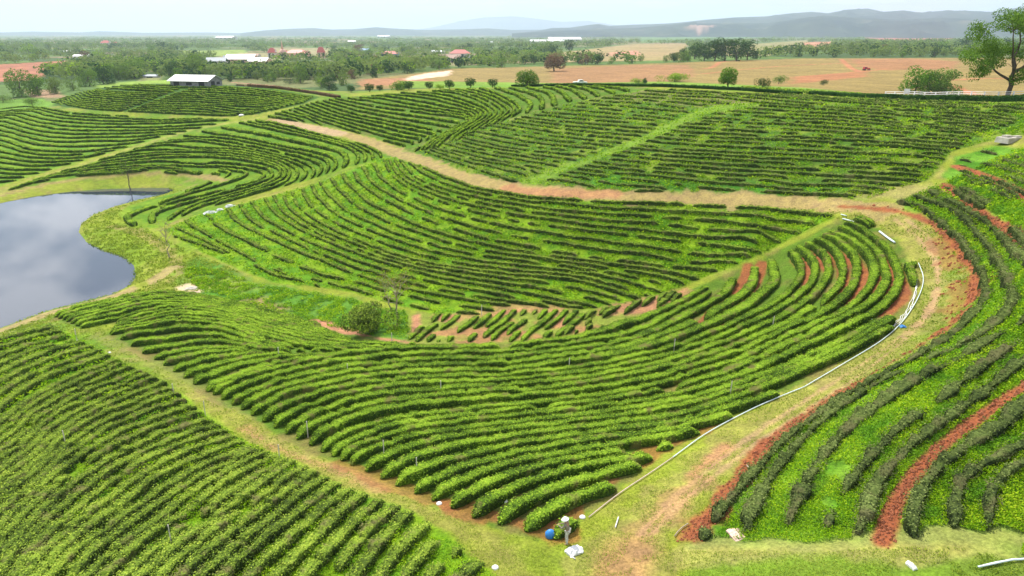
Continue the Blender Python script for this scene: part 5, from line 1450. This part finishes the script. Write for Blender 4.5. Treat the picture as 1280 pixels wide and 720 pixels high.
for i in range(3):
    pipe([(1104 + i * 2, 419 - i),(1128 + i * 3, 394),(1141 + i * 2, 372 - i * 3),(1146, 355 - i * 4)], .022, ["innermost", "middle", "outermost"][i] + " of three loose pale hoses bundled beside the nose", "garden_hose", M_white, "loose hoses at the nose", wob=.06)
pipe([(1099,291),(1108,298),(1118,305)], .11, "short thick pale blue pipe on the grass above the nose")
pipe([(1053,274.5),(1062,277),(1071,279.5)], .07, "pale pipe length lying left of the thick blue one")
pipe([(1051,269),(1058,271)], .06, "very short pale pipe piece above the other lengths")
pipe([(1222,711),(1245,706),(1262,702),(1290,701)], .05, "pale pipe lying in the grass at the bottom right corner, lower one")
pipe([(1228,709),(1255,703),(1285,700)], .04, "pale pipe in the grass at the bottom right corner, upper one")
pipe([(769,661),(773,648)], .035, "short white stick lying on the grass near the person", "fallen_stick", M_white)
pipe([(930,499),(941,505)], .04, "short pale pipe stub pointing out of the hedge to the long pipe")
pipe([(1087,396),(1091,404),(1092,413)], .05, "thin hose hanging out of the hedge at the nose", "garden_hose")
pipe([(843,672),(850,663),(860,656)], .035, "pale stick lying at the lower end of the red bank", "fallen_stick", M_paleb)
pipe([(933,583),(938,589)], .04, "short yellowish stick at the edge of the red bank", "fallen_stick", M_paleb)
M_stake = simple_mat('pale_stake', (.6, .55, .48), .8, .1)
places = [("near the foot of the left block",215,684),("at the grassy track end of the left block",218,497),("beside the grassy track halfway",257,520),("at the track beside the left block",350,578),("right of the grassy track among clipped hedges",385,547),("near the left edge in the left block",83,559),("in the upper central block near the bush",435,471),("upper middle of the central block",551,493),("left of centre in the central block",521,595),("low in the central block near its row ends",480,572),("high in the central block",711,464),("in the right of the central block",842,440),("in the right half above the pipe",912,497),("right of the red patch",965,412),("in the bowl right of the bush",490,430),("on the middle slope edge",602,394),("near the pond end of the left block",96,424),("near the top of the central block left",349,449)]
for lb, x, y in places:
    g = cast(x, y)[0]; h = 1.45
    tag(MB().tube([(g[0], g[1], g[2] - .2), (g[0] + .04, g[1], g[2] + h)], .018 + .0004 * math.hypot(g[0], g[1]), 6).build("wooden_stake", M_stake, None, origin=tuple(map(float, g))), "thin pale stake " + lb, "stake", "pale stakes standing among the hedges")
def sheet(px, py, w, d, h, label, name, mat, cat, rz=0.0, seed=1):
    g = cast(px, py)[0]; r = np.random.default_rng(seed); n = 7
    vs, fs = [], []
    for i in range(n):
        for j in range(n):
            u, v_ = i / (n - 1) * 2 - 1, j / (n - 1) * 2 - 1
            k = max(0, 1 - (u * u + v_ * v_) * .55)
            x, y = u * w / 2 * (1 + r.normal() * .06), v_ * d / 2 * (1 + r.normal() * .06)
            vs.append((x, y, h * k * r.uniform(.6, 1.1) + .03))
    m = n * n
    vs += [(a, b_, -.05) for a, b_, _ in vs[:m]]
    for i in range(n - 1):
        for j in range(n - 1):
            a = i * n + j; fs.append((a, a + n, a + n + 1, a + 1)); fs.append((m + a, m + a + 1, m + a + n + 1, m + a + n))
    for i in range(n - 1):
        fs.append((i, i + 1, m + i + 1, m + i)); a = (n - 1) * n + i; fs.append((a + 1, a, m + a, m + a + 1))
        a = i * n; fs.append((a + n, a, m + a, m + a + n)); a = i * n + n - 1; fs.append((a, a + n, m + a + n, m + a))
    o = MB().add(vs, fs).build(name, mat); o.location = tuple(map(float, g)); o.rotation_euler = (0, 0, rz); tag(o, label, cat); return o
sheet(718, 690, .9, .62, .32, "white sack lying on the grass below the person", "white_sack", M_white, "sack", .5)
sheet(263, 267, 3.0, 1.0, .7, "largest white plastic sheet in the diagonal gap above the pond point", "plastic_sheet", M_white, "plastic sheet", .5, 2)
sheet(275, 263, 1.4, .7, .5, "middle small white plastic sheet in the diagonal gap", "plastic_sheet", M_white, "plastic sheet", .5, 3)
sheet(288, 258.5, 2.0, .8, .6, "upper white plastic sheet in the diagonal gap", "plastic_sheet", M_white, "plastic sheet", .5, 4)
sheet(921, 669, .75, .9, .16, "torn pinkish white scrap of board in the weeds", "torn_board", simple_mat("pink_board", (.6, .42, .34), .9, .3, 5), "board", .3, 5)
sheet(1128, 409, .5, .35, .2, "small blue plastic piece on the grass beside the hoses", "plastic_scrap", M_blue, "plastic", 0, 6)
sheet(1139, 708, .25, .5, .2, "small white plastic piece in the grass at the bottom right", "plastic_scrap", M_white, "plastic", .3, 7)
sheet(170, 246, 2.2, .9, .3, "white stone marker at the left end of the hill", "stone_marker", M_conc, "stone") if False else None
for x, y, lb in [(549,630,"at the end of a hedge left of the person"),(631,627,"between two hedges left of the person"),(619,710,"on the grassy track at the bottom"),(728,647,"under the last hedge right of the person"),(96,426,"at the track end near the pond"),(137,441,"in the hedge by the grassy track"),(302,145,"on the track junction of the far hills")]:
    g = cast(x, y)[0]; q0 = .16 if y > 200 else .9
    o = MB().tube([(0, 0, -.05), (0, 0, .04 * q0 / .16), (0, 0, .09 * q0 / .16), (0, 0, .12 * q0 / .16)], [q0, q0 * 1.15, q0 * .9, q0 * .3], 12).build("white_tub", M_white, None, True); o.location = tuple(map(float, g))
    tag(o, "small round white plastic tub " + lb, "tub")
# bare stone heaps
sheet(240, 361, 2.0, 1.4, .35, "pale stone slab on the bank below the bare tree", "stone_slab", M_conc, "stone", .2, 9)

# ------------------------------------------------------------------ the person
def skin_obj(name, joints, edges, mat, parent, levels=2):
    names = list(joints); me = bpy.data.meshes.new(name)
    me.from_pydata([joints[n][0] for n in names], [(names.index(a), names.index(b_)) for a, b_ in edges], [])
    o = bpy.data.objects.new(name, me); COL.objects.link(o)
    o.modifiers.new("s", 'SKIN'); ss = o.modifiers.new("u", 'SUBSURF'); ss.levels = levels; ss.render_levels = levels
    for i, n in enumerate(names):
        rr = joints[n][1]; o.data.skin_vertices[0].data[i].radius = (rr, rr) if not isinstance(rr, tuple) else rr
    o.data.skin_vertices[0].data[0].use_root = True
    dg = bpy.context.evaluated_depsgraph_get(); dg.update()
    m2 = bpy.data.meshes.new_from_object(o.evaluated_get(dg)); m2.name = name
    bpy.data.objects.remove(o)
    m2.materials.clear(); m2.materials.append(mat); m2.polygons.foreach_set("use_smooth", np.ones(len(m2.polygons), bool))
    o2 = bpy.data.objects.new(name, m2); o2.parent = parent; COL.objects.link(o2); return o2
M_skin = simple_mat("skin", (.34, .20, .13), .6, .08); M_shirt = simple_mat("grey_shirt", (.22, .20, .15), .9, .2, 9); M_trouser = simple_mat("pale_trousers", (.55, .53, .50), .9, .15, 9)
M_hair = simple_mat("dark_hair", (.02, .015, .012), .7)
g = cast(709, 680)[0]
pe = empty("person", g, math.radians(155)); tag(pe, "person in white sun hat, grey top and pale trousers reaching into the last hedge", "person")
# local frame: +X is the way the person faces
J = {'pelvis': ((0, 0, .90), .115), 'waist': ((.03, 0, 1.05), .11), 'chest': ((.08, 0, 1.24), .125), 'neck': ((.13, 0, 1.40), .055), 'head': ((.17, 0, 1.50), .085), 'crown': ((.18, 0, 1.58), .075)}
Eb = [('pelvis', 'waist'), ('waist', 'chest'), ('chest', 'neck'), ('neck', 'head'), ('head', 'crown')]
for sd, y in (('l', 1), ('r', -1)):
    J['hip' + sd] = ((0, y * .09, .86), .085); J['knee' + sd] = ((.05 - .03 * y, y * .10, .47), .055); J['ank' + sd] = ((-.03 * y, y * .11, .08), .038); J['toe' + sd] = ((.15 - .03 * y, y * .12, .03), .03)
    J['sho' + sd] = ((.09, y * .18, 1.33), .055); J['elb' + sd] = ((.24, y * .23, 1.10), .038); J['wri' + sd] = ((.46, y * .14, 1.12 + .05 * y), .026); J['palm' + sd] = ((.53, y * .12, 1.11 + .05 * y), .026)
    Eb += [('pelvis', 'hip' + sd), ('hip' + sd, 'knee' + sd), ('knee' + sd, 'ank' + sd), ('ank' + sd, 'toe' + sd), ('chest', 'sho' + sd), ('sho' + sd, 'elb' + sd), ('elb' + sd, 'wri' + sd), ('wri' + sd, 'palm' + sd)]
    for f in range(4):
        b0 = (.57, y * .12 + (f - 1.5) * .018, 1.11 + .05 * y); b1 = (.60 + .006 * (1.5 - abs(f - 1.5)), b0[1], b0[2] - .015)
        J['f%s%d' % (sd, f)] = (b0, .009); J['g%s%d' % (sd, f)] = (b1, .008)
        Eb += [('palm' + sd, 'f%s%d' % (sd, f)), ('f%s%d' % (sd, f), 'g%s%d' % (sd, f))]
    J['t' + sd] = ((.55, y * .12 - y * .04, 1.12 + .05 * y), .010); Eb.append(('palm' + sd, 't' + sd))
skin_obj("body", J, Eb, M_skin, pe)
up_ = {k: (J[k][0], J[k][1] + .018) for k in ('pelvis', 'waist', 'chest', 'shol', 'shor', 'elbl', 'elbr', 'wril', 'wrir')}
skin_obj("shirt", up_, [('pelvis', 'waist'), ('waist', 'chest'), ('chest', 'shol'), ('chest', 'shor'), ('shol', 'elbl'), ('shor', 'elbr'), ('elbl', 'wril'), ('elbr', 'wrir')], M_shirt, pe)
lo_ = {k: (J[k][0], J[k][1] + .022) for k in ('pelvis', 'hipl', 'hipr', 'kneel', 'kneer', 'ankl', 'ankr')}
skin_obj("trousers", lo_, [('pelvis', 'hipl'), ('pelvis', 'hipr'), ('hipl', 'kneel'), ('hipr', 'kneer'), ('kneel', 'ankl'), ('kneer', 'ankr')], M_trouser, pe)
MB().tube([(.16, 0, 1.555), (.165, 0, 1.575), (.17, 0, 1.60), (.175, 0, 1.68), (.178, 0, 1.70)], [.21, .20, .105, .09, .03], 20).build("sun_hat", M_white, pe, True)
MB().tube([(.10, 0, 1.50), (.11, 0, 1.55)], [.075, .08], 12).build("hair", M_hair, pe, True)
MB().box((.262, 0, 1.50), (.03, .022, .035)).build("nose", M_skin, pe)
for y in (.035, -.035): MB().box((.25, y, 1.525), (.012, .018, .008)).build("eye", M_dark, pe)
g2 = cast(688, 671)[0]
mb = MB().tube([(0, 0, -.03), (0, 0, .05), (0, 0, .28), (0, 0, .40), (0, 0, .47)], [.22, .27, .26, .16, .07], 14)
o = mb.build("blue_bag", M_blue, None, True); o.location = tuple(map(float, g2)); o.scale = (1.1, .9, 1); tag(o, "bulging blue plastic bag standing beside the last hedge", "bag")
o = MB().tube([(g[0] - .05, g[1] - .55, g[2] + .05), (g[0] + .1, g[1] - 1.0, g[2] + .05), (g[0] + .3, g[1] - 1.35, zt(g[0] + .3, g[1] - 1.35) + .08)], .03, 6).build("white_rope", M_white, None, True)
tag(o, "white strip of cloth trailing from the person's feet to the sack", "rope")
